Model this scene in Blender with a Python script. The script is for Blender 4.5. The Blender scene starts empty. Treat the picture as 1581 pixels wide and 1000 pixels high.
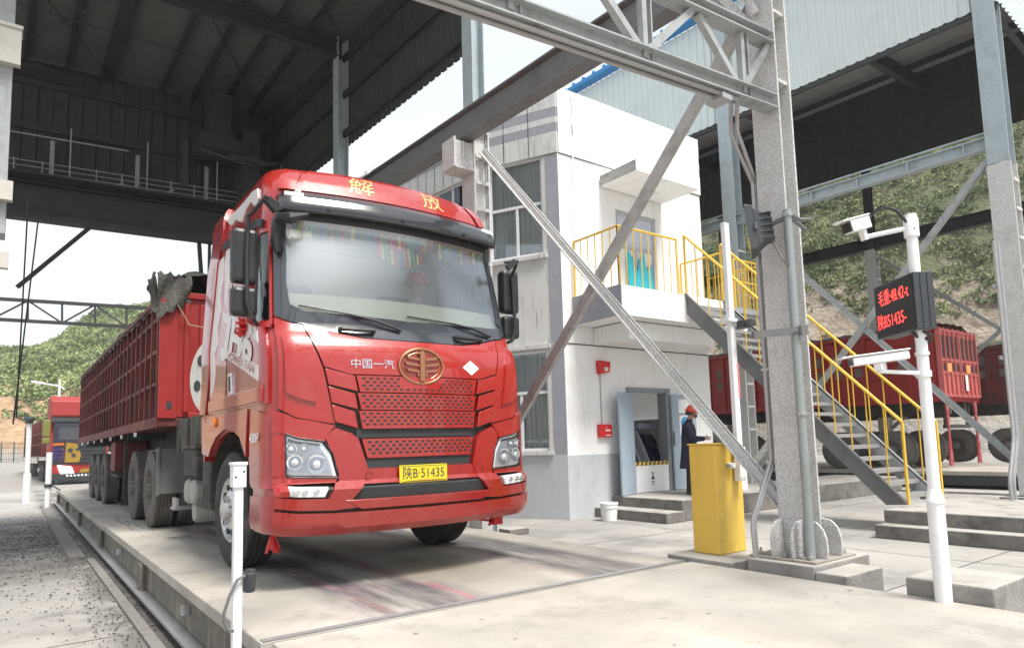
import bpy, bmesh, math, random
import numpy as np
from mathutils import Vector, Matrix
PI=math.pi
random.seed(7); RNG=np.random.default_rng(7)
S=bpy.context.scene; COL=S.collection
# ------------------------------------------------------------------ camera
CR=Matrix(((0.80506128,0.03649861,0.59206772),(-0.59255949,0.09554925,0.79983973),(-0.02737859,-0.99475534,0.09855061)))
CH=1.05; F_=1038.0; PP=(789.0,581.0)      # rows of CR: world axes in camera space
cd=bpy.data.cameras.new('camera'); cam=bpy.data.objects.new('camera',cd); COL.objects.link(cam)
right=Vector((CR[0][0],CR[1][0],CR[2][0])); down=Vector((CR[0][1],CR[1][1],CR[2][1])); fwd=Vector((CR[0][2],CR[1][2],CR[2][2]))
m3=Matrix((right,-down,-fwd)).transposed()
cam.matrix_world=Matrix.Translation((0,0,CH))@m3.to_4x4()
cd.sensor_width=36; cd.lens=F_/1581*36; cd.shift_x=(790.5-PP[0])/1581; cd.shift_y=(PP[1]-500)/1581
cd.clip_start=.05; cd.clip_end=3000
S.camera=cam
# ------------------------------------------------------------------ world, sun, exposure
SUN_EL=math.radians(62); SUN_AZ=math.radians(172)     # azimuth clockwise from +Y: the light comes from the front right
w=bpy.data.worlds.new('World'); S.world=w; w.use_nodes=True
nt=w.node_tree; nt.nodes.clear()
def wn(t,**k):
    n=nt.nodes.new(t)
    for a,b in k.items(): setattr(n,a,b)
    return n
out=wn('ShaderNodeOutputWorld'); bg=wn('ShaderNodeBackground'); sky=wn('ShaderNodeTexSky',sky_type='NISHITA',sun_disc=False,sun_elevation=SUN_EL,sun_rotation=SUN_AZ,dust_density=4.0,air_density=1.2,ozone_density=1.5)
tc=wn('ShaderNodeTexCoord'); mp=wn('ShaderNodeMapping'); mp.inputs['Scale'].default_value=(1,1,2.6)
nz=wn('ShaderNodeTexNoise'); nz.inputs['Scale'].default_value=1.6; nz.inputs['Detail'].default_value=5; nz.inputs['Roughness'].default_value=.55
cr=wn('ShaderNodeValToRGB'); cr.color_ramp.elements[0].position=.30; cr.color_ramp.elements[0].color=(.42,.42,.42,1); cr.color_ramp.elements[1].position=.62; cr.color_ramp.elements[1].color=(.97,.97,.97,1)
mx=wn('ShaderNodeMixRGB'); mx.inputs[2].default_value=(4.2,4.42,4.6,1)
L=nt.links.new
L(tc.outputs['Generated'],mp.inputs[0]); L(mp.outputs[0],nz.inputs['Vector']); L(nz.outputs[0],cr.inputs[0]); L(cr.outputs[0],mx.inputs[0]); L(sky.outputs[0],mx.inputs[1]); L(mx.outputs[0],bg.inputs[0]); L(bg.outputs[0],out.inputs[0])
bg.inputs[1].default_value=.10
sd=bpy.data.lights.new('sun','SUN'); sun=bpy.data.objects.new('sun',sd); COL.objects.link(sun)
sd.energy=2.4; sd.angle=math.radians(18); sd.color=(1,.97,.92)
sv=Vector((math.sin(SUN_AZ)*math.cos(SUN_EL),math.cos(SUN_AZ)*math.cos(SUN_EL),math.sin(SUN_EL)))
sun.rotation_euler=sv.to_track_quat('Z','Y').to_euler(); sun.location=sv*60
S.view_settings.view_transform='Standard'; S.view_settings.look='None'; S.view_settings.gamma=1; S.view_settings.exposure=1.4
# ------------------------------------------------------------------ helpers
def at(u,v,axis,val):
    r=Vector(CR@Vector((u-PP[0],v-PP[1],F_))); o=Vector((0,0,CH)); t=(val-o[axis])/r[axis]; return o+t*r
def atp(u,v,P,n):
    r=Vector(CR@Vector((u-PP[0],v-PP[1],F_))); o=Vector((0,0,CH)); n=Vector(n); return o+r*(((Vector(P)-o)@n if False else (Vector(P)-o).dot(n))/r.dot(n))
MATS={}
def mat(name,col,rough=.6,metal=0,dirt=None,dscale=3,damt=.5,bump=0,bscale=40,coat=0,col2=None,c2scale=1.2,stretch=(1,1,1),spec=.5,emit=None,estr=0,alpha=1,streak=None,speck=None,dust=None):
    if name in MATS: return MATS[name]
    m=bpy.data.materials.new(name); m.use_nodes=True; n=m.node_tree; b=n.nodes['Principled BSDF']; l=n.links.new
    N=n.nodes.new
    b.inputs['Base Color'].default_value=(*col,1); b.inputs['Roughness'].default_value=rough; b.inputs['Metallic'].default_value=metal
    b.inputs['Specular IOR Level'].default_value=spec
    if coat: b.inputs['Coat Weight'].default_value=coat; b.inputs['Coat Roughness'].default_value=.04
    if emit: b.inputs['Emission Color'].default_value=(*emit,1); b.inputs['Emission Strength'].default_value=estr
    g=N('ShaderNodeNewGeometry'); mp=N('ShaderNodeMapping'); mp.inputs['Scale'].default_value=stretch; l(g.outputs['Position'],mp.inputs[0]); P=mp.outputs[0]
    def noise(sc,det=6,ro=.6,vec=None):
        t=N('ShaderNodeTexNoise'); t.inputs['Scale'].default_value=sc; t.inputs['Detail'].default_value=det; t.inputs['Roughness'].default_value=ro; l(vec or P,t.inputs['Vector']); return t.outputs[0]
    def ramp(src,a,c,inv=False):
        r=N('ShaderNodeMapRange'); r.inputs[1].default_value=a; r.inputs[2].default_value=c; l(src,r.inputs[0])
        return r.outputs[0]
    cur=None
    def mixc(fac,c1,c2,k=1.0):
        x=N('ShaderNodeMixRGB'); 
        if k!=1.0:
            mu=N('ShaderNodeMath'); mu.operation='MULTIPLY'; mu.inputs[1].default_value=k; l(fac,mu.inputs[0]); fac=mu.outputs[0]
        l(fac,x.inputs[0])
        if isinstance(c1,tuple): x.inputs[1].default_value=(*c1,1)
        else: l(c1,x.inputs[1])
        x.inputs[2].default_value=(*c2,1); return x.outputs[0]
    cur=col
    if col2: cur=mixc(ramp(noise(c2scale),.38,.62),cur,col2)
    if dirt: cur=mixc(ramp(noise(dscale,8,.7),.5,.72),cur,dirt,damt)
    if streak:
        mp2=N('ShaderNodeMapping'); mp2.inputs['Scale'].default_value=(9,9,.55); l(g.outputs['Position'],mp2.inputs[0])
        cur=mixc(ramp(noise(1.6,5,.6,mp2.outputs[0]),.55,.78),cur,streak[0],streak[1])
    if dust:
        sn=N('ShaderNodeSeparateXYZ'); l(g.outputs['Normal'],sn.inputs[0]); ml=N('ShaderNodeMath'); ml.operation='MULTIPLY'; l(ramp(sn.outputs[2],.5,.9),ml.inputs[0]); l(ramp(noise(2.2,5),.25,.5),ml.inputs[1]); cur=mixc(ml.outputs[0],cur,dust)
    if speck: cur=mixc(ramp(noise(speck[0],2,.7),.48,.56),cur,speck[1],speck[2])
    if not isinstance(cur,tuple): l(cur,b.inputs['Base Color'])
    rr=ramp(noise(dscale*2.3,4),.3,.7); mr=N('ShaderNodeMapRange'); mr.inputs[3].default_value=max(0.02,rough*.8); mr.inputs[4].default_value=min(1,rough*1.25); l(rr,mr.inputs[0]); l(mr.outputs[0],b.inputs['Roughness'])
    if bump:
        bp=N('ShaderNodeBump'); bp.inputs['Strength'].default_value=bump; bp.inputs['Distance'].default_value=.01; l(noise(bscale,5,.65),bp.inputs['Height']); l(bp.outputs[0],b.inputs['Normal'])
    MATS[name]=m; return m
class MB:
    def __init__(s): s.v=[]; s.f=[]; s.m=[]; s.mats=[]; s.cm=0; s.g=[]; s.gid=0; s.lock=0
    def use(s,m):
        if m not in s.mats: s.mats.append(m)
        s.cm=s.mats.index(m); return s
    def add(s,vs,fs):
        o=len(s.v); s.v+= [tuple(v) for v in vs]; s.f+=[tuple(i+o for i in f) for f in fs]; s.m+=[s.cm]*len(fs); s.g+=[s.gid]*len(fs); s.gid+=0 if s.lock else 1; return s
    def hexa(s,c):   # 8 corners, bottom 0-3 ccw, top 4-7
        return s.add(c,[(3,2,1,0),(4,5,6,7),(0,1,5,4),(1,2,6,5),(2,3,7,6),(3,0,4,7)])
    def box(s,x0,x1,y0,y1,z0,z1): 
        return s.hexa([(x0,y0,z0),(x1,y0,z0),(x1,y1,z0),(x0,y1,z0),(x0,y0,z1),(x1,y0,z1),(x1,y1,z1),(x0,y1,z1)])
    def bar(s,A,B,w,h,up=(0,0,1),o=(0,0)):   # rectangular bar from A to B; w sideways, h along up; o shifts it sideways/upwards
        A=Vector(A);B=Vector(B);d=(B-A).normalized();up=Vector(up)
        if abs(d.dot(up))>.98: up=Vector((0,1,0))
        sx=d.cross(up).normalized();uy=sx.cross(d).normalized()
        A=A+sx*o[0]+uy*o[1];B=B+sx*o[0]+uy*o[1]; a=sx*w/2;b=uy*h/2
        return s.hexa([A-a-b,A+a-b,B+a-b,B-a-b,A-a+b,A+a+b,B+a+b,B-a+b])
    def ibeam(s,A,B,w,h,t=.014,up=(0,0,1)):
        s.lock+=1; s.bar(A,B,w,t,up,(0,h/2-t/2)); s.bar(A,B,w,t,up,(0,-h/2+t/2)); s.bar(A,B,t,h-2*t,up); s.lock-=1; s.gid+=1; return s
    def angle(s,A,B,w,t=.01,up=(0,0,1)):
        s.lock+=1; s.bar(A,B,w,t,up,(0,-w/2+t/2)); s.bar(A,B,t,w-t,up,(-w/2+t/2,t/2)); s.lock-=1; s.gid+=1; return s
    def tube(s,pts,r,n=8,cap=True):
        pts=[Vector(p) for p in pts]; rs=r if isinstance(r,(list,tuple)) else [r]*len(pts)
        vs=[];fs=[]; prev=None
        for i,p in enumerate(pts):
            d=(pts[min(i+1,len(pts)-1)]-pts[max(i-1,0)]).normalized()
            if prev is None: 
                u=Vector((0,0,1)) if abs(d.z)<.9 else Vector((1,0,0)); a=d.cross(u).normalized()
            else: a=(prev-d*prev.dot(d)).normalized()
            prev=a; b=d.cross(a)
            for k in range(n): th=2*PI*k/n; vs.append(p+(a*math.cos(th)+b*math.sin(th))*rs[i])
        for i in range(len(pts)-1):
            for k in range(n): fs.append((i*n+k,i*n+(k+1)%n,(i+1)*n+(k+1)%n,(i+1)*n+k))
        if cap: fs.append(tuple(range(n))[::-1]); fs.append(tuple((len(pts)-1)*n+k for k in range(n)))
        return s.add(vs,fs)
    def lathe(s,prof,C,ax=(1,0,0),n=32):   # prof: (along axis, radius)
        ax=Vector(ax).normalized(); C=Vector(C); u=Vector((0,0,1)) if abs(ax.z)<.9 else Vector((1,0,0)); a=ax.cross(u).normalized(); b=ax.cross(a)
        vs=[];fs=[]
        for t,r in prof:
            for k in range(n): th=2*PI*k/n; vs.append(C+ax*t+(a*math.cos(th)+b*math.sin(th))*r)
        for i in range(len(prof)-1):
            for k in range(n): fs.append((i*n+k,i*n+(k+1)%n,(i+1)*n+(k+1)%n,(i+1)*n+k))
        return s.add(vs,fs)
    def prism(s,poly,A,ex,ey,ez,t):   # polygon (a,b) in the plane A + a*ex + b*ey, thickness t along ez
        A=Vector(A);ex=Vector(ex);ey=Vector(ey);ez=Vector(ez);n=len(poly)
        vs=[A+ex*p[0]+ey*p[1] for p in poly]; vs+=[v+ez*t for v in vs]
        return s.add(vs,[tuple(range(n))[::-1],tuple(range(n,2*n))]+[(i,(i+1)%n,n+(i+1)%n,n+i) for i in range(n)])
    def corr(s,A,B,z0,z1,pitch=.2,dep=.03,th=None):   # vertical corrugated sheet
        A=Vector(A);B=Vector(B);d=B-A;Lg=d.length;d.normalize();nn=Vector((d.y,-d.x,0)); k=max(1,int(Lg/pitch)); p=Lg/k
        pr=[]
        for i in range(k):
            for a,o in ((0,0),(.62,0),(.72,1),(.9,1)): pr.append(A+d*(p*(i+a))+nn*dep*o)
        pr.append(B); vs=[]; 
        f0=(lambda t:z0) if not callable(z0) else z0; f1=(lambda t:z1) if not callable(z1) else z1
        for q in pr: 
            t=(q-A).dot(d)/Lg; vs.append((q.x,q.y,f0(t))); vs.append((q.x,q.y,f1(t)))
        return s.add(vs,[(2*i,2*i+2,2*i+3,2*i+1) for i in range(len(pr)-1)])
    def sep(s,name,m=None,parent=None,**k):
        """one object per primitive"""
        first=None
        for g in dict.fromkeys(s.g):
            q=MB(); idx={}; q.mats=list(s.mats)
            for f,fm,fg in zip(s.f,s.m,s.g):
                if fg!=g: continue
                nf=[]
                for i in f:
                    if i not in idx: idx[i]=len(q.v); q.v.append(s.v[i])
                    nf.append(idx[i])
                q.f.append(tuple(nf)); q.m.append(fm)
            o=q.build(name,m,parent,**k); first=first or o
        return first
    def build(s,name,m=None,parent=None,smooth=False,bevel=0,local=None,fixn=True):
        me=bpy.data.meshes.new(name)
        vs=s.v
        if local is not None: vs=[(v[0]-local[0],v[1]-local[1],v[2]-local[2]) for v in vs]
        elif parent is not None:
            q=base_of(parent); vs=[(v[0]-q[0],v[1]-q[1],v[2]-q[2]) for v in vs]
        me.from_pydata(vs,[],s.f); 
        if s.mats:
            for mm in s.mats: me.materials.append(mm)
            me.polygons.foreach_set('material_index',s.m)
        elif m: me.materials.append(m)
        if fixn:
            bm=bmesh.new(); bm.from_mesh(me); bmesh.ops.recalc_face_normals(bm,faces=bm.faces); bm.to_mesh(me); bm.free()
        if smooth:
            me.polygons.foreach_set('use_smooth',[True]*len(me.polygons))
        me.update()
        o=bpy.data.objects.new(name,me); COL.objects.link(o)
        if smooth:
            try: me.set_sharp_from_angle(angle=math.radians(38))
            except Exception: pass
        if parent is not None: o.parent=parent
        if local is not None: o.location=local
        if bevel:
            b=o.modifiers.new('bevel','BEVEL'); b.width=bevel; b.segments=2; b.limit_method='ANGLE'; b.angle_limit=math.radians(40)
        return o
def base_of(o):
    p=Vector((0,0,0))
    while o is not None: p=p+o.location; o=o.parent
    return p
def tag(o,label=None,cat=None,group=None,kind=None):
    if label: o['label']=label
    if cat: o['category']=cat
    if group: o['group']=group
    if kind: o['kind']=kind
    return o
def thing(name,label,cat,loc,group=None):
    o=bpy.data.objects.new(name,None); o.empty_display_size=.2; COL.objects.link(o); o.location=loc
    return tag(o,label,cat,group)
def text_mesh(txt,size,mapf,extr=.0,align='CENTER',sx=1.0,bold=0):
    """flat text triangulated, vertices sent through mapf(x,y,layer)"""
    c=bpy.data.curves.new('t','FONT'); c.body=txt; c.size=size; c.align_x=align; c.align_y='CENTER'; c.offset=bold; c.resolution_u=3
    o=bpy.data.objects.new('t',c); COL.objects.link(o); dg=bpy.context.evaluated_depsgraph_get(); me=bpy.data.meshes.new_from_object(o.evaluated_get(dg))
    vs=[(v.co.x*sx,v.co.y) for v in me.vertices]; fs=[tuple(p.vertices) for p in me.polygons]
    bpy.data.objects.remove(o); bpy.data.curves.remove(c); bpy.data.meshes.remove(me)
    return [mapf(x,y) for x,y in vs],fs
G=-.45       # general ground; the weighbridge deck and the apron in front of it are at z = 0
# ------------------------------------------------------------------ materials
M={}
M['conc']=mat('concrete',(.23,.22,.205),.9,dirt=(.11,.10,.09),dscale=3,damt=.7,bump=.8,bscale=35,col2=(.3,.285,.265),c2scale=2,dust=(.42,.395,.355))
M['conc_dark']=mat('concrete_weathered',(.15,.14,.125),.9,dirt=(.06,.055,.05),dscale=4,damt=.8,bump=.9,bscale=25,col2=(.22,.205,.185),c2scale=2.5,dust=(.36,.34,.31))
M['red']=mat('truck_red',(.33,.010,.006),.30,coat=.9,dirt=(.33,.07,.05),dscale=7,damt=.45,spec=.5)
M['red_side']=mat('truck_red_dusty',(.31,.012,.012),.30,coat=.9,dirt=(.34,.09,.085),dscale=3.5,damt=.3)
M['black']=mat('black_plastic',(.018,.019,.021),.42,dirt=(.06,.055,.05),dscale=6,damt=.4)
M['visor']=mat('visor_plastic',(.028,.03,.034),.18,coat=.6)
M['surround']=mat('windscreen_surround',(.035,.04,.048),.22,coat=.8)
M['silver']=mat('silver_trim',(.75,.76,.78),.2,metal=1)
M['white_dec']=mat('white_decal',(.66,.62,.6),.35,dirt=(.5,.3,.28),dscale=9,damt=.4)
M['rubber']=mat('tyre_rubber',(.035,.033,.031),.85,dirt=(.16,.14,.12),dscale=6,damt=.75,bump=.4,bscale=60)
M['rubberd']=mat('dusty_tyre',(.11,.1,.09),.9,dirt=(.2,.18,.155),dscale=5,damt=.8,bump=.4,bscale=60)
M['under']=mat('chassis_dirt',(.045,.042,.038),.85,dirt=(.16,.14,.12),dscale=6,damt=.6,bump=.3)
M['rim']=mat('rim_dusty',(.16,.15,.135),.8,dirt=(.25,.22,.19),dscale=9,damt=.6)
M['footrust']=mat('rusty_base',(.34,.31,.28),.9,dirt=(.2,.13,.09),dscale=9,damt=.7,bump=.8,bscale=50)
M['alu']=mat('aluminium_rim',(.6,.6,.6),.35,metal=.7,dirt=(.2,.18,.16),dscale=9,damt=.6)
M['steel_g']=mat('steel_grey_paint',(.33,.35,.35),.55,dirt=(.14,.12,.1),dscale=5,damt=.55,streak=((.13,.11,.09),.5))
M['steel_b']=mat('steel_pale_blue',(.36,.42,.44),.5,dirt=(.2,.2,.19),dscale=4,damt=.5)
M['steel_d']=mat('steel_dark',(.028,.03,.032),.6,dirt=(.05,.045,.04),dscale=4,damt=.5)
M['steel_m']=mat('steel_mid_grey',(.15,.155,.155),.55,dirt=(.09,.075,.065),dscale=2.5,damt=.7)
M['speck']=mat('fireproof_render',(.62,.615,.60),.9,bump=1.0,bscale=55,speck=(60,(.32,.31,.30),.5),dirt=(.36,.34,.31),dscale=3,damt=.5)
M['white_w']=mat('white_wall_paint',(.79,.78,.765),.7,dirt=(.58,.56,.53),dscale=1.4,damt=.45,streak=((.40,.38,.35),.38),bump=.12,bscale=20)
M['grey_w']=mat('grey_wall_paint',(.46,.47,.49),.7,dirt=(.33,.32,.31),dscale=2,damt=.5,streak=((.25,.24,.22),.4),bump=.15,bscale=20)
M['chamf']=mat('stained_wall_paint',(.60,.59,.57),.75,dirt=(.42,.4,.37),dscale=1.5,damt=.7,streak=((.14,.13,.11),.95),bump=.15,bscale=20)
M['tan_w']=mat('white_wall_weathered',(.66,.65,.62),.75,dirt=(.48,.46,.42),dscale=1.5,damt=.5,streak=((.3,.28,.25),.5))
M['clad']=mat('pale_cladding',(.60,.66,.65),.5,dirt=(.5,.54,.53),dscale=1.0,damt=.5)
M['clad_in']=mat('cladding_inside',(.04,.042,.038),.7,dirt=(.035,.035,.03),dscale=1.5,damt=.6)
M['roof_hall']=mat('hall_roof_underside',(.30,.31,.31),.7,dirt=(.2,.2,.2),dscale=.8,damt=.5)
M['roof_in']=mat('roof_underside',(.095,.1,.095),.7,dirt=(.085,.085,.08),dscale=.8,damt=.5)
M['blue']=mat('blue_roof',(.02,.2,.48),.4)
M['yellow']=mat('yellow_paint',(.72,.45,.045),.45,dirt=(.42,.22,.05),dscale=7,damt=.35)
M['yellow_c']=mat('yellow_cabinet_paint',(.75,.50,.085),.5,dirt=(.45,.27,.06),dscale=4,damt=.5,streak=((.42,.26,.08),.4),bump=.15,bscale=15)
M['white_p']=mat('white_pole_paint',(.80,.80,.80),.4,dirt=(.55,.52,.48),dscale=8,damt=.35)
M['frame_w']=mat('white_window_frame',(.72,.73,.73),.4)
M['bluegrey']=mat('blue_grey_door',(.33,.40,.47),.45,dirt=(.26,.3,.35),dscale=3,damt=.4)
M['teal']=mat('teal_sheet',(.03,.42,.5),.5,dirt=(.05,.3,.36),dscale=8,damt=.6)
M['red_box']=mat('red_alarm_paint',(.55,.02,.02),.4)
M['curtain']=mat('grey_curtain',(.72,.73,.71),.9,dirt=(.82,.82,.8),dscale=3,damt=.5,stretch=(1,1,.15))
M['rust']=mat('trailer_red',(.085,.013,.013),.65,dirt=(.13,.075,.06),dscale=4,damt=.8,col2=(.17,.02,.02),c2scale=1.5,streak=((.3,.22,.19),.3))
M['rustb']=mat('trailer_bright_red',(.29,.015,.012),.5,dirt=(.25,.03,.02),dscale=4,damt=.6)
M['tarp']=mat('grey_tarpaulin',(.055,.055,.045),.95,dirt=(.02,.02,.018),dscale=5,damt=.8,bump=.8,bscale=12,col2=(.11,.105,.09),c2scale=3)
M['conduit']=mat('galvanised_pipe',(.4,.4,.4),.4,metal=.5,dirt=(.3,.28,.26),dscale=10,damt=.5)
M['dkgrey']=mat('dark_grey_box',(.045,.05,.055),.45)
M['cream']=mat('cream_dash_reflection',(.80,.80,.58),.7)
M['skin']=mat('skin',(.42,.24,.17),.6)
M['navy']=mat('navy_cloth',(.012,.013,.03),.85)
M['paper']=mat('paper_white',(.8,.8,.8),.6)
M['coal']=mat('coal_grit',(.05,.047,.043),.95)
def glass(name,tint,gl,rough=.02,gcol=(.9,.95,1)):
    m=bpy.data.materials.new(name); m.use_nodes=True; n=m.node_tree; n.nodes.clear(); o=n.nodes.new('ShaderNodeOutputMaterial'); t=n.nodes.new('ShaderNodeBsdfTransparent'); g=n.nodes.new('ShaderNodeBsdfGlossy'); x=n.nodes.new('ShaderNodeMixShader'); f=n.nodes.new('ShaderNodeFresnel'); a=n.nodes.new('ShaderNodeMath'); a.operation='ADD'; a.use_clamp=True
    t.inputs[0].default_value=(*tint,1); g.inputs[0].default_value=(*gcol,1); g.inputs['Roughness'].default_value=rough; f.inputs[0].default_value=1.5; a.inputs[1].default_value=gl
    n.links.new(f.outputs[0],a.inputs[0]); n.links.new(a.outputs[0],x.inputs[0]); n.links.new(t.outputs[0],x.inputs[1]); n.links.new(g.outputs[0],x.inputs[2]); n.links.new(x.outputs[0],o.inputs[0]); return m
M['screen']=glass('windscreen_glass',(.98,1,.99),.25,.21,(.9,.97,1))
M['glass']=glass('window_glass',(.96,.98,.98),.03)
M['lens']=glass('headlamp_glass',(.95,.97,1),.1)
# deck: concrete slab with lanes worn by tyres, reddish dragged stains
def deck_mat():
    m=bpy.data.materials.new('deck_concrete'); m.use_nodes=True; n=m.node_tree; l=n.links.new; N=n.nodes.new; b=n.nodes['Principled BSDF']; b.inputs['Roughness'].default_value=.82
    g=N('ShaderNodeNewGeometry'); sp=N('ShaderNodeSeparateXYZ'); l(g.outputs['Position'],sp.inputs[0])
    def noise(sc,st=(1,1,1),det=6,ro=.6):
        mp=N('ShaderNodeMapping'); mp.inputs['Scale'].default_value=st; l(g.outputs['Position'],mp.inputs[0]); t=N('ShaderNodeTexNoise'); t.inputs['Scale'].default_value=sc; t.inputs['Detail'].default_value=det; t.inputs['Roughness'].default_value=ro; l(mp.outputs[0],t.inputs['Vector']); return t.outputs[0]
    def rng(s,a,c,d=0,e=1):
        r=N('ShaderNodeMapRange'); r.interpolation_type='SMOOTHSTEP'
        for i,v in zip((1,2,3,4),(a,c,d,e)): r.inputs[i].default_value=v
        l(s,r.inputs[0]); return r.outputs[0]
    def mth(op,a,c):
        x=N('ShaderNodeMath'); x.operation=op
        for i,v in enumerate((a,c)):
            if isinstance(v,(int,float)): x.inputs[i].default_value=v
            else: l(v,x.inputs[i])
        return x.outputs[0]
    def mix(f,a,c):
        x=N('ShaderNodeMixRGB'); l(f,x.inputs[0])
        for i,v in ((1,a),(2,c)):
            if isinstance(v,tuple): x.inputs[i].default_value=(*v,1)
            else: l(v,x.inputs[i])
        return x.outputs[0]
    X=mth('ADD',sp.outputs[0],mth('MULTIPLY',mth('SUBTRACT',noise(.6),.5),.35)); Y=sp.outputs[1]
    def band(c,wd,soft): 
        d=mth('ABSOLUTE',mth('SUBTRACT',X,c),0); return rng(d,wd+soft,wd-soft)
    on=rng(Y,3.9,3.93)
    base=mix(rng(noise(.8),.35,.65),(.34,.315,.275),(.45,.415,.365))
    base=mix(mth('MULTIPLY',rng(noise(5,(1,1,1),8,.7),.5,.7),.35),base,(.3,.27,.24))
    st=noise(1.3,(2.6,.35,1),7,.65)
    wheel=mth('MAXIMUM',band(2.25,.42,.16),band(3.95,.34,.14)); f=mth('MULTIPLY',mth('MULTIPLY',wheel,rng(st,.3,.62)),mth('MULTIPLY',on,.95))
    base=mix(f,base,(.085,.08,.083))
    mid=mth('MULTIPLY',band(2.95,.35,.3),mth('MULTIPLY',rng(noise(1.1,(1,.8,1)),.42,.62),rng(Y,4.2,5.2,0,.6))); base=mix(mid,base,(.25,.2,.13))
    for c,wd,k in ((2.60,.025,1.0),(3.60,.02,.8),(2.0,.04,.3)):
        r=mth('MULTIPLY',mth('MULTIPLY',band(c,wd,.045),rng(noise(3,(3,.5,1)),.38,.6)),mth('MULTIPLY',on,k*.75)); base=mix(r,base,(.42,.07,.12))
    pk=mth('MULTIPLY',mth('MULTIPLY',band(2.15,.3,.2),rng(noise(2.2,(3,.7,1)),.5,.66)),mth('MULTIPLY',on,.35)); base=mix(pk,base,(.5,.3,.36))
    # apron: broad greyer lane tracks crossing towards the right
    ap=mth('SUBTRACT',1,on); tr=mth('MAXIMUM',band(3.95,.5,.25),band(2.2,.45,.3)); base=mix(mth('MULTIPLY',mth('MULTIPLY',tr,rng(noise(1.2,(1,.5,1)),.25,.6)),mth('MULTIPLY',ap,.5)),base,(.30,.285,.265))
    sm=rng(noise(1.7,(1,1,1),7,.72),.5,.66); base=mix(mth('MULTIPLY',sm,.45),base,(.22,.205,.185)); sp_=rng(noise(11,(1,1,1),3,.6),.68,.73); base=mix(mth('MULTIPLY',sp_,.8),base,(.08,.07,.07))
    l(base,b.inputs['Base Color']); bp=N('ShaderNodeBump'); bp.inputs['Strength'].default_value=.35; bp.inputs['Distance'].default_value=.01; l(noise(28,(1,1,1),8,.7),bp.inputs['Height']); l(bp.outputs[0],b.inputs['Normal'])
    return m
M['deck']=deck_mat()
def ground_mat():
    m=mat('ground_concrete',(.27,.258,.24),.88,dirt=(.12,.112,.10),dscale=1.3,damt=.6,bump=.5,bscale=18,col2=(.37,.35,.32),c2scale=.28)
    n=m.node_tree; b=n.nodes['Principled BSDF']; src=b.inputs['Base Color'].links[0].from_socket; N=n.nodes.new; l=n.links.new
    g=N('ShaderNodeNewGeometry'); s=N('ShaderNodeSeparateXYZ'); l(g.outputs['Position'],s.inputs[0])
    def mr(o,a,c,d=0,e=1):
        r=N('ShaderNodeMapRange'); r.interpolation_type='SMOOTHSTEP'
        for i,v in zip((1,2,3,4),(a,c,d,e)): r.inputs[i].default_value=v
        l(o,r.inputs[0]); return r.outputs[0]
    def mu(a,c):
        x=N('ShaderNodeMath'); x.operation='MULTIPLY'; l(a,x.inputs[0]); l(c,x.inputs[1]); return x.outputs[0]
    t=N('ShaderNodeTexNoise'); t.inputs['Scale'].default_value=.9; t.inputs['Detail'].default_value=9; t.inputs['Roughness'].default_value=.75; l(g.outputs['Position'],t.inputs[0])
    # coal dust trodden into the concrete left of the scale, and along the trench
    k=mu(mu(mr(s.outputs[0],-1.6,-.1),mr(s.outputs[0],1.7,1.5)),mu(mr(s.outputs[1],8,11.5),mr(s.outputs[1],25,18)))
    k=mu(k,mr(t.outputs[0],.36,.56))
    k2=mu(mr(s.outputs[0],.55,.85),mu(mr(s.outputs[0],1.7,1.5),mr(t.outputs[0],.38,.55)))
    mx_=N('ShaderNodeMath'); mx_.operation='MAXIMUM'; l(k,mx_.inputs[0]); l(k2,mx_.inputs[1])
    m1=N('ShaderNodeMixRGB'); l(mx_.outputs[0],m1.inputs[0]); l(src,m1.inputs[1]); m1.inputs[2].default_value=(.145,.135,.122,1)
    # tyre-dark wheel tracks on the yard to the right
    tr=mu(mu(mr(s.outputs[0],6.1,6.6),mr(s.outputs[0],8.4,7.6)),mr(t.outputs[0],.42,.6)); m2=N('ShaderNodeMixRGB'); m3_=N('ShaderNodeMath'); m3_.operation='MULTIPLY'; m3_.inputs[1].default_value=.55; l(tr,m3_.inputs[0]); l(m3_.outputs[0],m2.inputs[0]); l(m1.outputs[0],m2.inputs[1]); m2.inputs[2].default_value=(.15,.145,.14,1)
    l(m2.outputs[0],b.inputs['Base Color']); return m
M['ground']=ground_mat()
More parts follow.
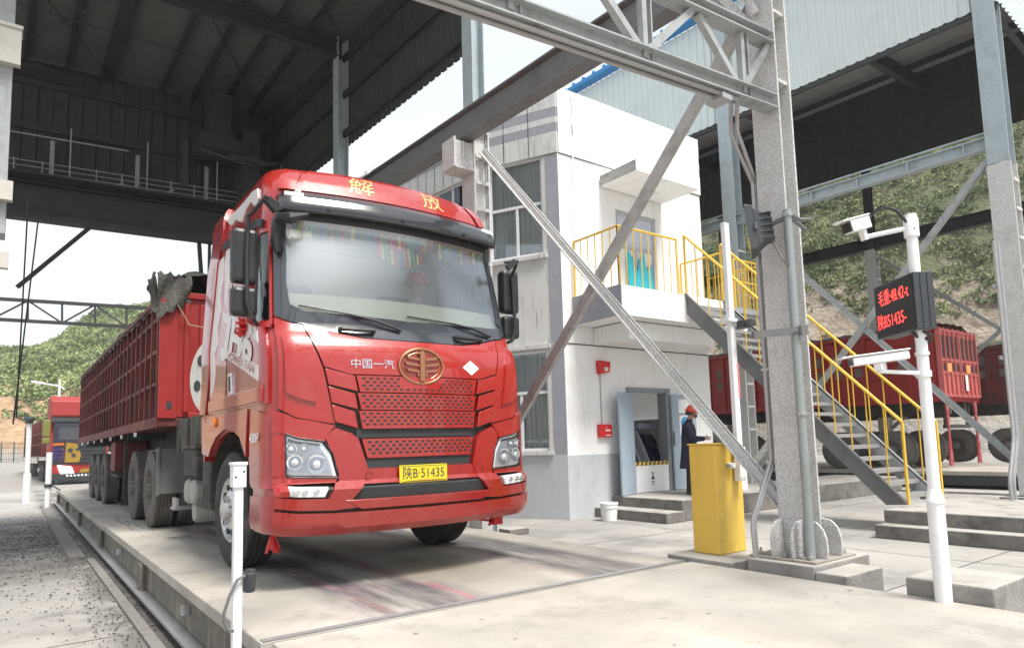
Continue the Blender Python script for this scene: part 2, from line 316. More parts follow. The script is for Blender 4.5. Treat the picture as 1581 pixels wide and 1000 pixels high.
# ================================================================== SETTING
def az_el(tab,a):
    return float(np.interp(a,[t[0] for t in tab],[t[1] for t in tab]))
EL=[(-60,.10),(-30,.10),(-.7,.117),(1.1,.126),(2.8,.144),(5.3,.177),(8.4,.195),(12,.19),(16,.15),(28,.15),(45,.28),(53,.42),(60,.5),(75,.56),(100,.45),(140,.2)]
R0=[(-60,80),(16,80),(45,46),(60,42),(75,42),(140,60)]
R1=[(-60,135),(16,135),(45,105),(60,98),(75,98),(140,120)]
def fn(x,y,s): return math.sin(x*s+1.3*math.sin(y*s*.7+2))*math.cos(y*s*1.1+.8*math.sin(x*s*1.3))
def hill_z(a,r):
    r0=az_el(R0,a);r1=az_el(R1,a);top=az_el(EL,a)*r1+CH
    x=r*math.sin(math.radians(a));y=r*math.cos(math.radians(a))
    far=1.5*max(0,min(1,(r-30)/60)) if a<20 else .6*max(0,min(1,(r-30)/20))
    if r<=r0: return G+far*max(0,min(1,(r-30)/(r0-30)))-.02
    t=min(1,(r-r0)/(r1-r0)); 
    cl=(10.5 if a>30 else 5.5)*(.75+.5*fn(x,y,.09)); k=.10
    if t<k: z=cl*(t/k)**.7
    else: z=cl+(top-cl)*((t-k)/(1-k))**.92
    if r>r1: z=top-(r-r1)*.12
    z+=(fn(x,y,.16)*1.0+fn(x,y,.45)*.5+fn(y,x,1.1)*.3)*min(1,t*6)*(1 if r<r1 else .6)
    return G+far+z
def build_hills():
    azs=np.concatenate([np.arange(-60,-4,3),np.arange(-4,18,.3),np.arange(18,50,1.5),np.arange(50,82,.35),np.arange(82,141,3)])
    rs=[30,36,40,42,43,44,45,46,47,48.5,50,53,56,60,64,68,72,76,80,82,84,86,88,90,93,96,100,105,110,115,120,125,130,135,140,160,198]
    vs=[];fs=[]
    for a in azs:
        for r in rs:
            vs.append((r*math.sin(math.radians(a)),r*math.cos(math.radians(a)),hill_z(a,r)))
    n=len(rs)
    for i in range(len(azs)-1):
        for j in range(n-1): fs.append((i*n+j,(i+1)*n+j,(i+1)*n+j+1,i*n+j+1))
    m=mat('hill_soil',(.095,.115,.045),.95,bump=1.0,bscale=3,col2=(.14,.14,.075),c2scale=.3,dirt=(.05,.06,.025),dscale=1.2,damt=.7)
    nt=m.node_tree; b=nt.nodes['Principled BSDF']; src=b.inputs['Base Color'].links[0].from_socket
    N=nt.nodes.new;l=nt.links.new; g=N('ShaderNodeNewGeometry'); s=N('ShaderNodeSeparateXYZ'); l(g.outputs['Position'],s.inputs[0])
    nz=N('ShaderNodeTexNoise'); nz.inputs['Scale'].default_value=.22; nz.inputs['Detail'].default_value=7; l(g.outputs['Position'],nz.inputs[0])
    mm=N('ShaderNodeMath'); mm.operation='MULTIPLY_ADD'; mm.inputs[1].default_value=-12; mm.inputs[2].default_value=5; l(nz.outputs[0],mm.inputs[0])
    ad=N('ShaderNodeMath'); l(mm.outputs[0],ad.inputs[0]); l(s.outputs[2],ad.inputs[1])
    mr=N('ShaderNodeMapRange'); mr.inputs[1].default_value=8.5; mr.inputs[2].default_value=10.5; l(ad.outputs[0],mr.inputs[0])
    vo=N('ShaderNodeTexNoise'); vo.inputs['Scale'].default_value=.9; vo.inputs['Detail'].default_value=8; vo.inputs['Roughness'].default_value=.75; mp=N('ShaderNodeMapping'); mp.inputs['Scale'].default_value=(1,1,2.6); l(g.outputs['Position'],mp.inputs[0]); l(mp.outputs[0],vo.inputs[0])
    rp=N('ShaderNodeValToRGB'); e=rp.color_ramp.elements; e[0].position=.35; e[0].color=(.14,.10,.07,1); e[1].position=.65; e[1].color=(.42,.36,.28,1); l(vo.outputs[0],rp.inputs[0])
    xx=N('ShaderNodeMapRange'); xx.inputs[1].default_value=18; xx.inputs[2].default_value=30; l(s.outputs[0],xx.inputs[0])
    rp2=N('ShaderNodeValToRGB'); e=rp2.color_ramp.elements; e[0].position=.35; e[0].color=(.30,.17,.09,1); e[1].position=.65; e[1].color=(.55,.38,.24,1); l(vo.outputs[0],rp2.inputs[0])
    m0=N('ShaderNodeMixRGB'); l(xx.outputs[0],m0.inputs[0]); l(rp2.outputs[0],m0.inputs[1]); l(rp.outputs[0],m0.inputs[2])
    m1=N('ShaderNodeMixRGB'); l(mr.outputs[0],m1.inputs[0]); l(m0.outputs[0],m1.inputs[1]); l(src,m1.inputs[2]); 
    lo=N('ShaderNodeMapRange'); lo.inputs[1].default_value=1.0; lo.inputs[2].default_value=2.2; l(s.outputs[2],lo.inputs[0]); m2=N('ShaderNodeMixRGB'); l(lo.outputs[0],m2.inputs[0]); m2.inputs[1].default_value=(.36,.34,.31,1); l(m1.outputs[0],m2.inputs[2]); l(m2.outputs[0],b.inputs['Base Color'])
    for q in nt.nodes:
        if q.type=='BUMP': q.inputs['Distance'].default_value=.4
    me=bpy.data.meshes.new('hills'); me.from_pydata(vs,[],fs); me.materials.append(m); o=bpy.data.objects.new('hills',me); COL.objects.link(o); tag(o,kind='structure')
build_hills()
def leaf_field(name,pts,rad,nl,ls,mat_,label=None):
    """many leaf-sized quads in clumps: pts (n,3), rad (n,)"""
    n=len(pts); P=np.repeat(pts,nl,0); R=np.repeat(rad,nl)
    d=RNG.normal(size=(n*nl,3)); d/=np.linalg.norm(d,axis=1)[:,None]; rr=RNG.random(n*nl)**.45
    d[:,2]=np.abs(d[:,2])*.9-.12; C=P+d*(R*rr)[:,None]*np.array([1,1,.85])
    a=RNG.normal(size=(n*nl,3)); a/=np.linalg.norm(a,axis=1)[:,None]; b=np.cross(a,RNG.normal(size=(n*nl,3))); b/=np.linalg.norm(b,axis=1)[:,None]
    s=ls*(.6+.8*RNG.random(n*nl))[:,None]; a=a*s; b=b*s*.55
    V=np.stack([C-a,C+b,C+a,C-b],1).reshape(-1,3); k=n*nl
    me=bpy.data.meshes.new(name); me.vertices.add(4*k); me.vertices.foreach_set('co',V.ravel()); me.loops.add(4*k); me.loops.foreach_set('vertex_index',np.arange(4*k)); me.polygons.add(k); me.polygons.foreach_set('loop_start',np.arange(0,4*k,4)); me.polygons.foreach_set('loop_total',np.full(k,4)); me.update()
    me.materials.append(mat_); o=bpy.data.objects.new(name,me); COL.objects.link(o); return o
def leaf_mat(name,c1,c2,c3,sc=.25):
    m=bpy.data.materials.new(name); m.use_nodes=True; n=m.node_tree; b=n.nodes['Principled BSDF']; b.inputs['Roughness'].default_value=.75; b.inputs['Specular IOR Level'].default_value=.2
    g=n.nodes.new('ShaderNodeNewGeometry'); t=n.nodes.new('ShaderNodeTexNoise'); t.inputs['Scale'].default_value=sc; t.inputs['Detail'].default_value=6; n.links.new(g.outputs['Position'],t.inputs[0]); r=n.nodes.new('ShaderNodeValToRGB'); e=r.color_ramp.elements; e[0].position=.36; e[0].color=(*c1,1); e[1].position=.64; e[1].color=(*c3,1); x=e.new(.5); x.color=(*c2,1); n.links.new(t.outputs[0],r.inputs[0])
    mix=n.nodes.new('ShaderNodeMixRGB'); mix.blend_type='MULTIPLY'; mix.inputs[0].default_value=.8; rr=n.nodes.new('ShaderNodeMapRange'); rr.inputs[3].default_value=.55; rr.inputs[4].default_value=1.3; n.links.new(g.outputs['Random Per Island'],rr.inputs[0]); n.links.new(r.outputs[0],mix.inputs[1]); n.links.new(rr.outputs[0],mix.inputs[2]); n.links.new(mix.outputs[0],b.inputs['Base Color']); return m
M['leaf']=leaf_mat('hill_shrub_leaves_hazed',(.14,.18,.06),(.24,.30,.11),(.37,.43,.19))  # left slope leaves made paler in colour to stand in for distance haze
M['leafd']=leaf_mat('hill_shrub_leaves_dull',(.08,.105,.042),(.155,.19,.08),(.25,.285,.13))
def scatter_hill(name,a0,a1,rmin,rmax,n,zmin,rad,nl,ls,mt):
    P=[];R=[]
    while len(P)<n:
        a=random.uniform(a0,a1); r=math.sqrt(random.uniform(rmin**2,rmax**2)); z=hill_z(a,r)
        x=r*math.sin(math.radians(a));y=r*math.cos(math.radians(a))
        dens=.5+.5*fn(x,y,.13)+.35*fn(y,x,.4)
        if z<zmin+3.2*fn(x,y,.21) and random.random()>.07: continue
        if random.random()>max(.12,dens+.25): continue
        s=random.uniform(.45,1.15)*rad; P.append((x,y,z+s*.05)); R.append(s)
    o=leaf_field(name,np.array(P),np.array(R),nl,ls,mt); tag(o,kind='stuff')
    return o
o=scatter_hill('hillside_shrubs',-4,15,82,138,5200,6.2,1.0,44,.19,M['leaf']); o['label']='green shrubs covering the hillside behind the queueing truck'; o['category']='shrubs'
o=scatter_hill('hillside_shrubs',53,82,45,98,8500,9.5,.75,42,.105,M['leafd']); o['label']='dull green scrub covering the rocky slope behind the storage hall'; o['category']='shrubs'
# ground sheet
g=MB(); g.add([(-200,-60,G),(200,-60,G),(200,200,G),(-200,200,G)],[(0,1,2,3)]); tag(g.build('ground',M['ground']),kind='structure')
# apron in front of the weighbridge deck
g=MB(); g.box(1.18,4.72,-14,3.86,G+.002,0); g.box(-12,1.18,-14,1.2,G+.002,-.004); tag(g.build('apron',M['deck'],bevel=.01),kind='structure')
# kerb strip and trench beside the weighbridge
g=MB(); g.box(.90,.99,4.2,11.5,G+.002,G+.03); g.box(.70,.90,11.8,25,G+.002,G+.04); tag(g.build('kerb_strip',mat('kerb_dirt',(.2,.19,.17),.9,dirt=(.1,.09,.08),dscale=4,damt=.7)),kind='structure')
g=MB(); j_=mat('joint_dark',(.07,.065,.06),.95)
for x in (6.6,8.9,13.2,17.2): g.add([(x,-9,G+.003),(x+.012,-9,G+.003),(x+.012,9.5,G+.003),(x,9.5,G+.003)],[(0,1,2,3)])
for y in (-1,3.2,7.4,): g.add([(4.8,y,G+.0035),(19,y,G+.0035),(19,y+.012,G+.0035),(4.8,y+.012,G+.0035)],[(0,1,2,3)])
for y in (6.3,10.4,15,20): g.add([(-9,y,G+.0035),(.8,y+.3,G+.0035),(.8,y+.312,G+.0035),(-9,y+.012,G+.0035)],[(0,1,2,3)])
tag(g.build('ground_joints',j_,fixn=False),kind='structure')
g=MB(); g.add([(1.0,3.9,G+.004),(1.6,3.9,G+.004),(1.6,26,G+.004),(1.0,26,G+.004)],[(0,1,2,3)]); tag(g.build('trench',mat('trench_mud',(.075,.068,.06),.95,dirt=(.16,.145,.125),dscale=3,damt=.7,bump=.8,bscale=20)),kind='structure')
# coal grit on the left ground and on the deck edge
def grit(name,label,n,fn_):
    b=MB()
    for _ in range(n):
        x,y,z,s=fn_(); vs=[(x+random.uniform(-s,s),y+random.uniform(-s,s),z+random.uniform(0,s*.9)) for _ in range(5)]
        b.add(vs,[(0,1,2),(0,2,3),(0,3,4),(1,2,4),(2,3,4),(0,1,4)])
    tag(b.build(name,M['coal'],fixn=False),label,'grit',kind='stuff')
def gf():
    y=random.gauss(14,4.2); x=random.gauss(.45,.45)
    if x>1.05: x=random.uniform(-.6,1.0)
    return x,max(5,y),G+.003,random.choice((.005,.008,.012,.018))*random.uniform(.6,1.3)
grit('coal_grit','dark coal grit scattered over the concrete left of the weighbridge',3000,gf)
def gf3():
    return random.uniform(.6,1.08),4+abs(random.gauss(0,8)),G+.004,random.choice((.005,.008,.012,.016))
grit('coal_grit','loose dirt and coal crumbs along the trench beside the weighbridge',1800,gf3)
def gf4():
    return random.gauss(.45,.42),random.gauss(15,2.8),G+.004,random.choice((.008,.012,.018))
grit('coal_grit','dense dark coal crumbs on the ground near the far white posts',1800,gf4)
def gf2():
    y=random.gauss(12.2,1.2); return 1.35+abs(random.gauss(0,.14)),y,.002,random.choice((.006,.009,.014))
grit('coal_grit','thin line of coal crumbs on the weighbridge edge beside the truck wheels',260,gf2)
# weighbridge
wb=thing('weighbridge','long concrete topped weighbridge deck under the big red truck','weighbridge',(1.13,3.9,G))
b=MB(); b.box(1.13,4.72,3.9,25.5,-.09,0); b.build('deck',M['deck'],wb,bevel=.008)
b=MB()
b.box(1.17,4.68,3.93,25.4,-.36,-.092)
for i in range(6):
    y=3.95+i*4.1; b.box(1.13,1.168,y,y+.12,-.44,-.094); b.box(1.10,1.13,y-.02,y+.14,-.44,-.10)
b.build('side_girder',mat('rusty_side_girder',(.13,.12,.10),.85,dirt=(.3,.26,.21),dscale=3,damt=.7,streak=((.36,.32,.26),.9),bump=.4,bscale=20),wb)
b=MB(); b.box(1.06,1.168,3.95,25.4,-.385,-.362)
for i in range(6): y=5.9+i*4.1; b.box(1.105,1.165,y,y+.05,-.22,-.15)
b.build('flange',M['conduit'],wb)
b=MB(); b.box(1.2,4.70,3.862,3.898,-.06,-.012); b.build('end_gap_strip',M['steel_d'],wb)
b=MB(); b.box(1.14,4.71,3.90,3.955,.001,.006); b.build('edge_angle',M['conduit'],wb)
# far lane weighbridge
wb2=thing('weighbridge','dark sided weighbridge in the far lane under the parked red trailer','weighbridge',(20.0,2,G))
b=MB(); b.box(19.9,25.2,-2,40,-.1,0); b.build('deck',M['deck'],wb2); b=MB(); b.box(19.94,25.1,-2,39.9,-.36,-.102)
for i in range(12): b.box(19.9,19.935,-1+i*3.4,-.85+i*3.4,-.44,-.104)
b.build('side_girder',M['steel_d'],wb2)
b=MB(); b.box(18.3,18.55,-3,40,G+.002,G+.05); tag(b.build('kerb',M['conc']),kind='structure')
# house platform with two steps
b=MB(); b.box(9.84,18.5,8.16,9.95,G+.002,-.07); b.box(9.35,9.84,8.12,9.95,G+.002,-.26)
pl=b.build('entrance_platform',M['conc_dark'],bevel=.015); tag(pl,'grey concrete entrance steps below the blue-grey doors','steps')
b=MB(); b.box(10.35,13.0,-1.5,4.86,G+.002,-.07); b.box(10.05,10.35,-1.5,4.86,G+.002,-.26)
tag(b.build('stair_platform',M['conc_dark'],bevel=.015),'long concrete block with two steps at the foot of the yellow-railed staircase','steps')
# ================================================================== STEEL SHED OVER THE SCALE
ROWD=Vector((-.0591,.9983,0)); ROWN=Vector((.9983,.0591,0))
def row(y,z,off=0): return Vector((5.1-.0592*(y-3.0)+off,y,z))
shed=thing('weighing_shed','open steel shed with dark roof standing over the truck and weighbridge','shed',(5.1,3.0,0))
def hcol(b,cx,cy,z0,z1,w=.2,d=.22,t=.014,lean=0):
    # flanges in planes facing -X/+X, web between
    b.lock+=1; b.box(cx-w/2,cx-w/2+t,cy-d/2,cy+d/2,z0,z1); b.box(cx+w/2-t,cx+w/2,cy-d/2,cy+d/2,z0,z1); b.box(cx-w/2+t,cx+w/2-t,cy-t/2,cy+t/2,z0,z1); b.lock-=1; b.gid+=1
# main column
b=MB(); cx,cy=5.10,3.05
b.use(M['speck'])
hcol(b,cx,cy,.11,5.6,.205,.25,.022)
for z in (4.0,4.62,4.95): b.box(cx-.08,cx+.08,cy-.11,cy-.007,z,z+.03)
for sx in (-1,1):     # rounded gusset feet
    for k,(yy,xx) in enumerate(((-.155,0),(.13,0))): pass
def foot(b,x,y,dx,dy):
    poly=[(0,0),(.15,0),(.16,.05),(.155,.15),(.13,.22),(.08,.27),(0,.28)]
    ex=Vector((dx,dy,0)); ez=Vector((-dy,dx,0)); b.prism(poly,Vector((x,y,.112))-ez*.011,ex,(0,0,1),ez,.022)
for (fx,fy,dx,dy) in ((cx-.1175,cy-.08,-1,0),(cx-.1175,cy+.09,-1,0),(cx+.1175,cy-.08,1,0),(cx+.1175,cy+.09,1,0),(cx-.1065,cy-.12,0,-1),(cx+.1065,cy-.12,0,-1)): foot(b,fx,fy,dx,dy)
b.use(M['footrust']); b.box(cx-.30,cx+.30,cy-.28,cy+.28,.095,.112)
for dx in (-.24,.24):
    for dy in (-.21,.0,.21): b.lathe([(0,0),(0,.022),(.03,.022),(.03,.011),(.055,.011),(.055,0)],(cx+dx,cy+dy,.112),(0,0,1),6)
b.build('column',None,shed,bevel=.004)
# columns further back in the row
for y in (7.22,11.25,15.2):
    p=row(y,0); b=MB(); hcol(b,p.x,p.y,G,8.55,.20,.24,.016); b.build('column',M['steel_b'],shed)
    b=MB()
    for z in np.arange(3.0,5.6,.36): b.box(p.x-.10,p.x+.10,p.y-.16,p.y-.125,z,z+.045)
    b.box(p.x-.125,p.x-.102,p.y-.15,p.y+.15,G,5.5); b.box(p.x+.102,p.x+.125,p.y-.15,p.y+.15,G,5.5)
    b.box(p.x-.101,p.x+.101,p.y-.10,p.y-.08,G,5.5)
    b.build('column_casing',M['speck'],shed)
    b=MB(); b.bar((p.x-.41,p.y-.02,4.80),(p.x-.126,p.y-.02,4.80),.22,.36); b.box(p.x-.44,p.x-.411,p.y-.17,p.y+.13,4.60,5.0); b.box(p.x-.41,p.x-.126,p.y-.17,p.y+.13,4.59,4.618)
    b.box(p.x-.30,p.x-.28,p.y-.165,p.y-.131,4.62,4.97)
    b.build('bracket',M['speck'],shed,bevel=.004)
# crane girder along the row
b=MB(); A=row(-1,5.20,-.22); B=row(20,5.20,-.22); b.ibeam(A,B,.2,.36,.02); b.bar(A,B,.02,.30,(0,0,1),(-.02,0)); b.build('crane_girder',M['steel_m'],shed)
# opposite row: hanging post seen at the left edge of the picture, plus columns outside the picture
EX=at(15,200,1,8.9).x; b=MB(); b.box(-.52,EX,8.9,9.2,3.45,9.3); b.build('hanging_post',M['steel_g'],shed)
b=MB(); b.box(-.50,at(33,70,1,8.8).x,8.8,8.895,at(20,98,1,8.8).z,at(20,40,1,8.8).z); b.box(-.50,at(35,70,1,8.8).x,8.78,9.02,at(20,43,1,8.8).z,at(20,38,1,8.8).z);b.box(-.5,at(20,290,1,8.8).x,8.8,8.895,at(10,308,1,8.8).z,at(10,278,1,8.8).z); b.box(-.5,at(13,400,1,8.8).x,8.80,8.895,at(5,413,1,8.8).z,at(5,388,1,8.8).z); b.sep('bracket',mat('bracket_paint',(.5,.48,.43),.8,dirt=(.3,.27,.22),dscale=6),shed)
for y in (2.95,15.2): 
    b=MB(); hcol(b,-.75,y,G,8.5 if y>4 else 5.5,.22,.24); b.build('column',M['steel_g'],shed)
# X bracing in the row
b=MB(); b.angle(row(7.08,4.92,.02),row(3.2,.50,.02),.085,.012); b.bar(row(7.08,4.92,.02),row(3.2,.5,.02),.012,.06); b.build('brace',M['speck'],shed)
b=MB(); b.bar(row(3.08,5.02,.09),row(7.1,.81,.09),.055,.115); b.build('brace',mat('brace_grey',(.42,.41,.39),.8,dirt=(.14,.12,.1),dscale=5,damt=.6,bump=.6,bscale=60),shed)
b=MB(); b.bar(at(1204,662,1,3.22),at(1163,716,1,3.55),.03,.045); b.build('brace_end',M['speck'],shed)
# knee pieces near the top of the main column
b=MB(); b.bar((5.0,3.25,4.62),(4.72,3.6,5.25),.05,.05); b.bar((4.98,3.15,4.58),(4.7,3.45,5.2),.02,.08); b.tube([(4.95,3.05,4.62),(4.68,3.2,5.3)],.035); b.sep('knee_brace',M['speck'],shed)
# inclined truss from the main column out over the lane
TD=Vector((.99436,.0304,.10156)); P0=Vector((4.985,2.98,3.80)); P1=Vector((4.985,2.98,4.36))
Lt=5.6
b=MB()
b.ibeam(P0-TD*Lt,P0,.13,.12,.012); b.ibeam(P1-TD*Lt,P1,.13,.09,.012)
b.sep('truss_chord',M['steel_g'],shed)
b=MB()
ts=[.42,1.0,1.62,2.2,2.8,3.4,4.0,4.6,5.2]
for i,t in enumerate(ts):
    a=P0-TD*t; c=P1-TD*t
    if i%2==0: b.bar(a,c,.045,.05); b.bar(a+Vector((.07,0,0)),c+Vector((.07,0,0)),.012,.05)
def at_(t,top): return (P1 if top else P0)-TD*t
for t0,t1,tp in ((.02,.42,1),(.50,.98,0),(1.06,1.60,1),(1.66,2.18,0),(2.26,2.78,1),(2.86,3.38,0),(3.46,3.98,1),(4.06,4.58,0)):
    b.bar(at_(t0,tp)+Vector((0,0,-.05 if tp else .05)),at_(t1,not tp)+Vector((0,0,.05 if tp else -.05)),.05,.055)
b.sep('truss_web',M['steel_g'],shed)
CX_=at(1186,560,1,3.22).x; CB_=at(1166,800,1,3.25).x
# conduits under the lower chord and down the column
b=MB()
for k,(dz,dy) in enumerate(((-.085,-.03),(-.085,.03))):
    x0=4.70-.07*k
    pts=[P0-TD*Lt+Vector((0,dy,dz)),P0-TD*.55+Vector((0,dy,dz))]
    for q in range(1,6): 
        th=q/6*PI/2; pts.append(P0-TD*(.55-.22*math.sin(th))+Vector((0,dy+.16*math.sin(th),dz-.22*(1-math.cos(th)))))
    xx=P0.x-.30; yy=3.16+.02+.07*k
    pts+= [(CX_-.055*k,3.22,3.2),(CX_-.055*k,3.22,.98),(CX_+.005-.055*k,3.22,.86),(CB_-.03*k,3.25,.40),(CB_-.015-.03*k,3.25,.32),(CB_-.0-.03*k,3.25,.09)]
    b.tube(pts,.016,8)
b.box(CX_-.08,CX_+.03,3.235,3.25,2.55,2.60); b.box(4.2,4.32,2.9,3.06,3.60,3.64)
for z in (1.6,2.66): b.bar((CX_-.07,3.245,z),(5.03,3.17,z),.015,.02)
b.sep('conduit',M['conduit'],shed,smooth=True)
# roof: sheet, rafters, purlins, tie rods
def roofx(y): return row(y,0).x
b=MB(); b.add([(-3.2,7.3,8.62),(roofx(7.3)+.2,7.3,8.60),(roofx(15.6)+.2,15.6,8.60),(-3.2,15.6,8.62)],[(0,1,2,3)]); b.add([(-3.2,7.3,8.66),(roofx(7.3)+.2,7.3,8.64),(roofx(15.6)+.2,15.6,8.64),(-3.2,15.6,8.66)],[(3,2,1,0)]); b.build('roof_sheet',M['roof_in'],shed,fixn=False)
b=MB()
for y in (7.35,11.2,15.1): b.ibeam((-3.0,y,8.36),(roofx(y),y,8.32),.16,.30,.015)
b.sep('rafter',M['steel_d'],shed)
b=MB()
for i,x in enumerate((-2.1,-1.4,-.75,.08,.72,1.38,2.35,2.95,3.55,4.1)):
    w_=.07 if i!=5 else .22
    b.bar((x,7.4,8.54),(x-.15,15.0,8.54),w_,.11)
b.sep('purlin',M['steel_d'],shed)
b=MB()
for x0,x1,y0,y1 in ((-.5,1.4,11.4,15.0),(2.3,4.4,11.4,15.0),(1.6,4.5,7.6,11.0),(-1.2,1.2,7.6,11.0)):
    b.tube([(x0,y0,8.46),(x1,y1,8.46)],.012,6); b.tube([(x1,y0,8.46),(x0,y1,8.46)],.012,6)
b.tube([(-2,13.1,8.47),(4.5,13.1,8.47)],.01,6)
b.sep('tie_rod',M['steel_d'],shed)
# eaves wall over the row (outer side) and gable wall at the back
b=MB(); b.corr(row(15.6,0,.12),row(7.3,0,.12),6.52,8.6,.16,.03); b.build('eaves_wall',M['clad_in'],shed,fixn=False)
b=MB()
for z in (6.75,7.5,8.2): b.bar(row(15.4,z,.06),row(7.4,z,.06),.06,.12)
b.sep('wall_girt',M['steel_d'],shed)
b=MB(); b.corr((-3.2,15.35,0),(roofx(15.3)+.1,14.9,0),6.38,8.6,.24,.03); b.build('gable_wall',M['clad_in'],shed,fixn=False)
b=MB()
for z in (6.42,7.25,8.12): b.bar((-3.2,15.28,z),(roofx(15),14.82,z),.05,.12)
b.sep('wall_girt',M['steel_d'],shed)
# rear crane bridge with walkway
b=MB(); b.ibeam((-3,15.0,5.72),(roofx(15),14.55,5.72),.3,.66,.03); b.bar((-3,14.8,5.35),(roofx(15),14.35,5.35),.25,.10); b.bar((-3,14.75,6.08),(roofx(15),14.3,6.08),.55,.035); b.build('bridge_girder',M['steel_d'],shed)
b=MB()
yA=lambda x:14.62-.104*x
for z,r_ in ((6.2,.010),(6.30,.008),(6.4,.008),(6.9,.012)): 
    b.tube([(-1.5,yA(-1.5),z),(1.6 if z>6.5 else 4.3,yA(1.6 if z>6.5 else 4.3),z)],r_,6)
for i in range(14):
    x=-.6+i*.42; b.tube([(x,yA(x),6.1),(x,yA(x),6.42 if i%3 else 7.15)],.013,6)
for i,x in enumerate((.35,1.75,3.0)): b.box(x,x+.07,yA(x)+.25,yA(x)+.3,6.1,6.95)
b.tube([(1.5,yA(1.5)+.3,6.36),(1.95,yA(1.5)+.3,6.0)],.03,6); b.tube([(2.45,yA(1.5)+.3,6.4),(1.95,yA(1.5)+.3,6.0)],.03,6)
b.sep('walkway_railing',M['steel_g'],shed)
b=MB()   # hoist trolley and cables under the roof, dark
b.box(2.7,3.5,13.6,14.3,7.0,7.25); b.box(2.9,3.3,13.7,14.2,7.25,8.2); b.box(3.55,3.9,13.8,14.3,6.15,7.6); b.tube([(2.7,13.6,6.9),(3.6,13.5,6.75),(4.2,13.6,6.95)],.04,6); b.box(3.2,3.9,13.3,13.4,6.75,6.82); b.box(2.4,2.5,13.6,13.7,6.1,7.0)
b.build('crane_trolley',M['steel_d'],shed)
b=MB(); b.bar((-.05,14.4,4.0),(1.05,14.4,5.32),.05,.07); b.tube([(.22,14.0,5.4),(-.02,14.2,1.6)],.014,6); b.tube([(.05,13.7,5.4),(.02,13.9,1.7)],.014,6)
b.bar((2.9,14.5,5.3),(3.06,14.5,3.3),.07,.07); b.bar((3.1,14.5,5.3),(3.1,14.5,3.3),.05,.07); b.sep('hanger',M['steel_d'],shed)
# pipe gantry beyond the shed
gt=thing('pipe_gantry','grey lattice truss gantry crossing behind the trailer in front of the green hill','gantry',(-3,25,G))
def ga(u,v): return at(u,v,1,25)
a0,a1=at(-70,457,1,25.3),at(330,482,1,24.6); c0,c1=at(-70,489,1,25.3),at(330,512,1,24.6)
b=MB(); b.bar(a0,a1,.10,.10); b.bar(c0,c1,.10,.10)
for i in range(9):
    t=i/8; p=a0.lerp(a1,t); q=c0.lerp(c1,t); b.bar(p,q,.06,.06)
    if i<8:
        t2=(i+1)/8; p2=a0.lerp(a1,t2); q2=c0.lerp(c1,t2); b.bar(q if i%2 else p,p2 if i%2 else q2,.05,.05)
b.sep('lattice_member',M['steel_d'],gt)
b=MB(); b.bar((a0.x,a0.y,G),a0,.2,.2); b.bar((a1.x+.2,a1.y,G),a1+Vector((.2,0,0)),.2,.2); b.sep('leg',M['steel_d'],gt)
# ================================================================== WEIGH HOUSE
C0=Vector((8.70,9.96,0)); XR=13.22; CD=Vector((-.4539,.8910,0)); C1=C0+CD*1.79; W2D=Vector((-.1231,.9924,0)); C2=C1+W2D*5.2
TOP=8.32
hs=thing('weigh_house','two storey white weigh house with grey stripes and a yellow balcony','building',(8.7,9.96,G))
NCH=Vector((-CD.y,CD.x,0)); NCH=NCH if NCH.x<0 else -NCH      # outward normal of the bay wall
NW2=Vector((-W2D.y,W2D.x,0)); NW2=NW2 if NW2.x<0 else -NW2
def wall_holes(b,A,D,Lg,z0,z1,holes,N,th=.22):
    """wall panel from A along D, thickness inwards, rectangular holes (s0,s1,za,zb)"""
    ss=sorted({0,Lg,*[h[0] for h in holes],*[h[1] for h in holes]}); zz=sorted({z0,z1,*[h[2] for h in holes],*[h[3] for h in holes]})
    for i in range(len(ss)-1):
        run=None
        for j in range(len(zz)-1):
            sm=(ss[i]+ss[i+1])/2; zm=(zz[j]+zz[j+1])/2
            if any(h[0]<sm<h[1] and h[2]<zm<h[3] for h in holes):
                if run is not None: 
                    _w(b,A,D,N,ss[i],ss[i+1],run,zz[j],th); run=None
            elif run is None: run=zz[j]
        if run is not None: _w(b,A,D,N,ss[i],ss[i+1],run,z1,th)
def _w(b,A,D,N,s0,s1,z0,z1,th):
    p=[A+D*s0,A+D*s1]; q=[v-N*th for v in p]
    c=[p[0],p[1],q[1],q[0]]; b.hexa([(v.x,v.y,z0) for v in c]+[(v.x,v.y,z1) for v in c])
DOORH=(10.50-8.70,11.62-8.70,-.07,2.06); UD=(10.30-8.70,11.58-8.70,3.94,6.03)
b=MB(); b.use(M['white_w']); NF=Vector((0,-1,0)); XD=Vector((1,0,0))
wall_holes(b,C0,XD,XR-8.70,.78,6.9,[(DOORH[0],DOORH[1],.78,2.06),UD],NF)
b.use(M['grey_w']); wall_holes(b,C0,XD,XR-8.70,G,.78,[(DOORH[0],DOORH[1],-.07,.78)],NF)
b.use(M['white_w']); b.box(8.72,XR+.02,9.93,10.2,6.915,7.36); b.box(8.72,XR+.02,9.93,10.2,7.55,7.68); b.box(8.72,XR+.02,9.93,10.2,7.88,TOP)
b.build('front_wall',None,hs)
b=MB(); b.box(8.72,XR+.015,9.932,10.2,7.362,7.548); b.box(8.72,XR+.015,9.932,10.2,7.682,7.878); b.build('wall_stripe',mat('pale_lilac_stripe',(.60,.60,.64),.7,dirt=(.66,.66,.68),damt=.5),hs)
b=MB(); b.box(8.71,XR,9.955,9.96,6.9,6.914); b.box(8.74,XR-.02,9.945,9.958,2.98,3.0); b.sep('wall_joint',M['steel_d'],hs)
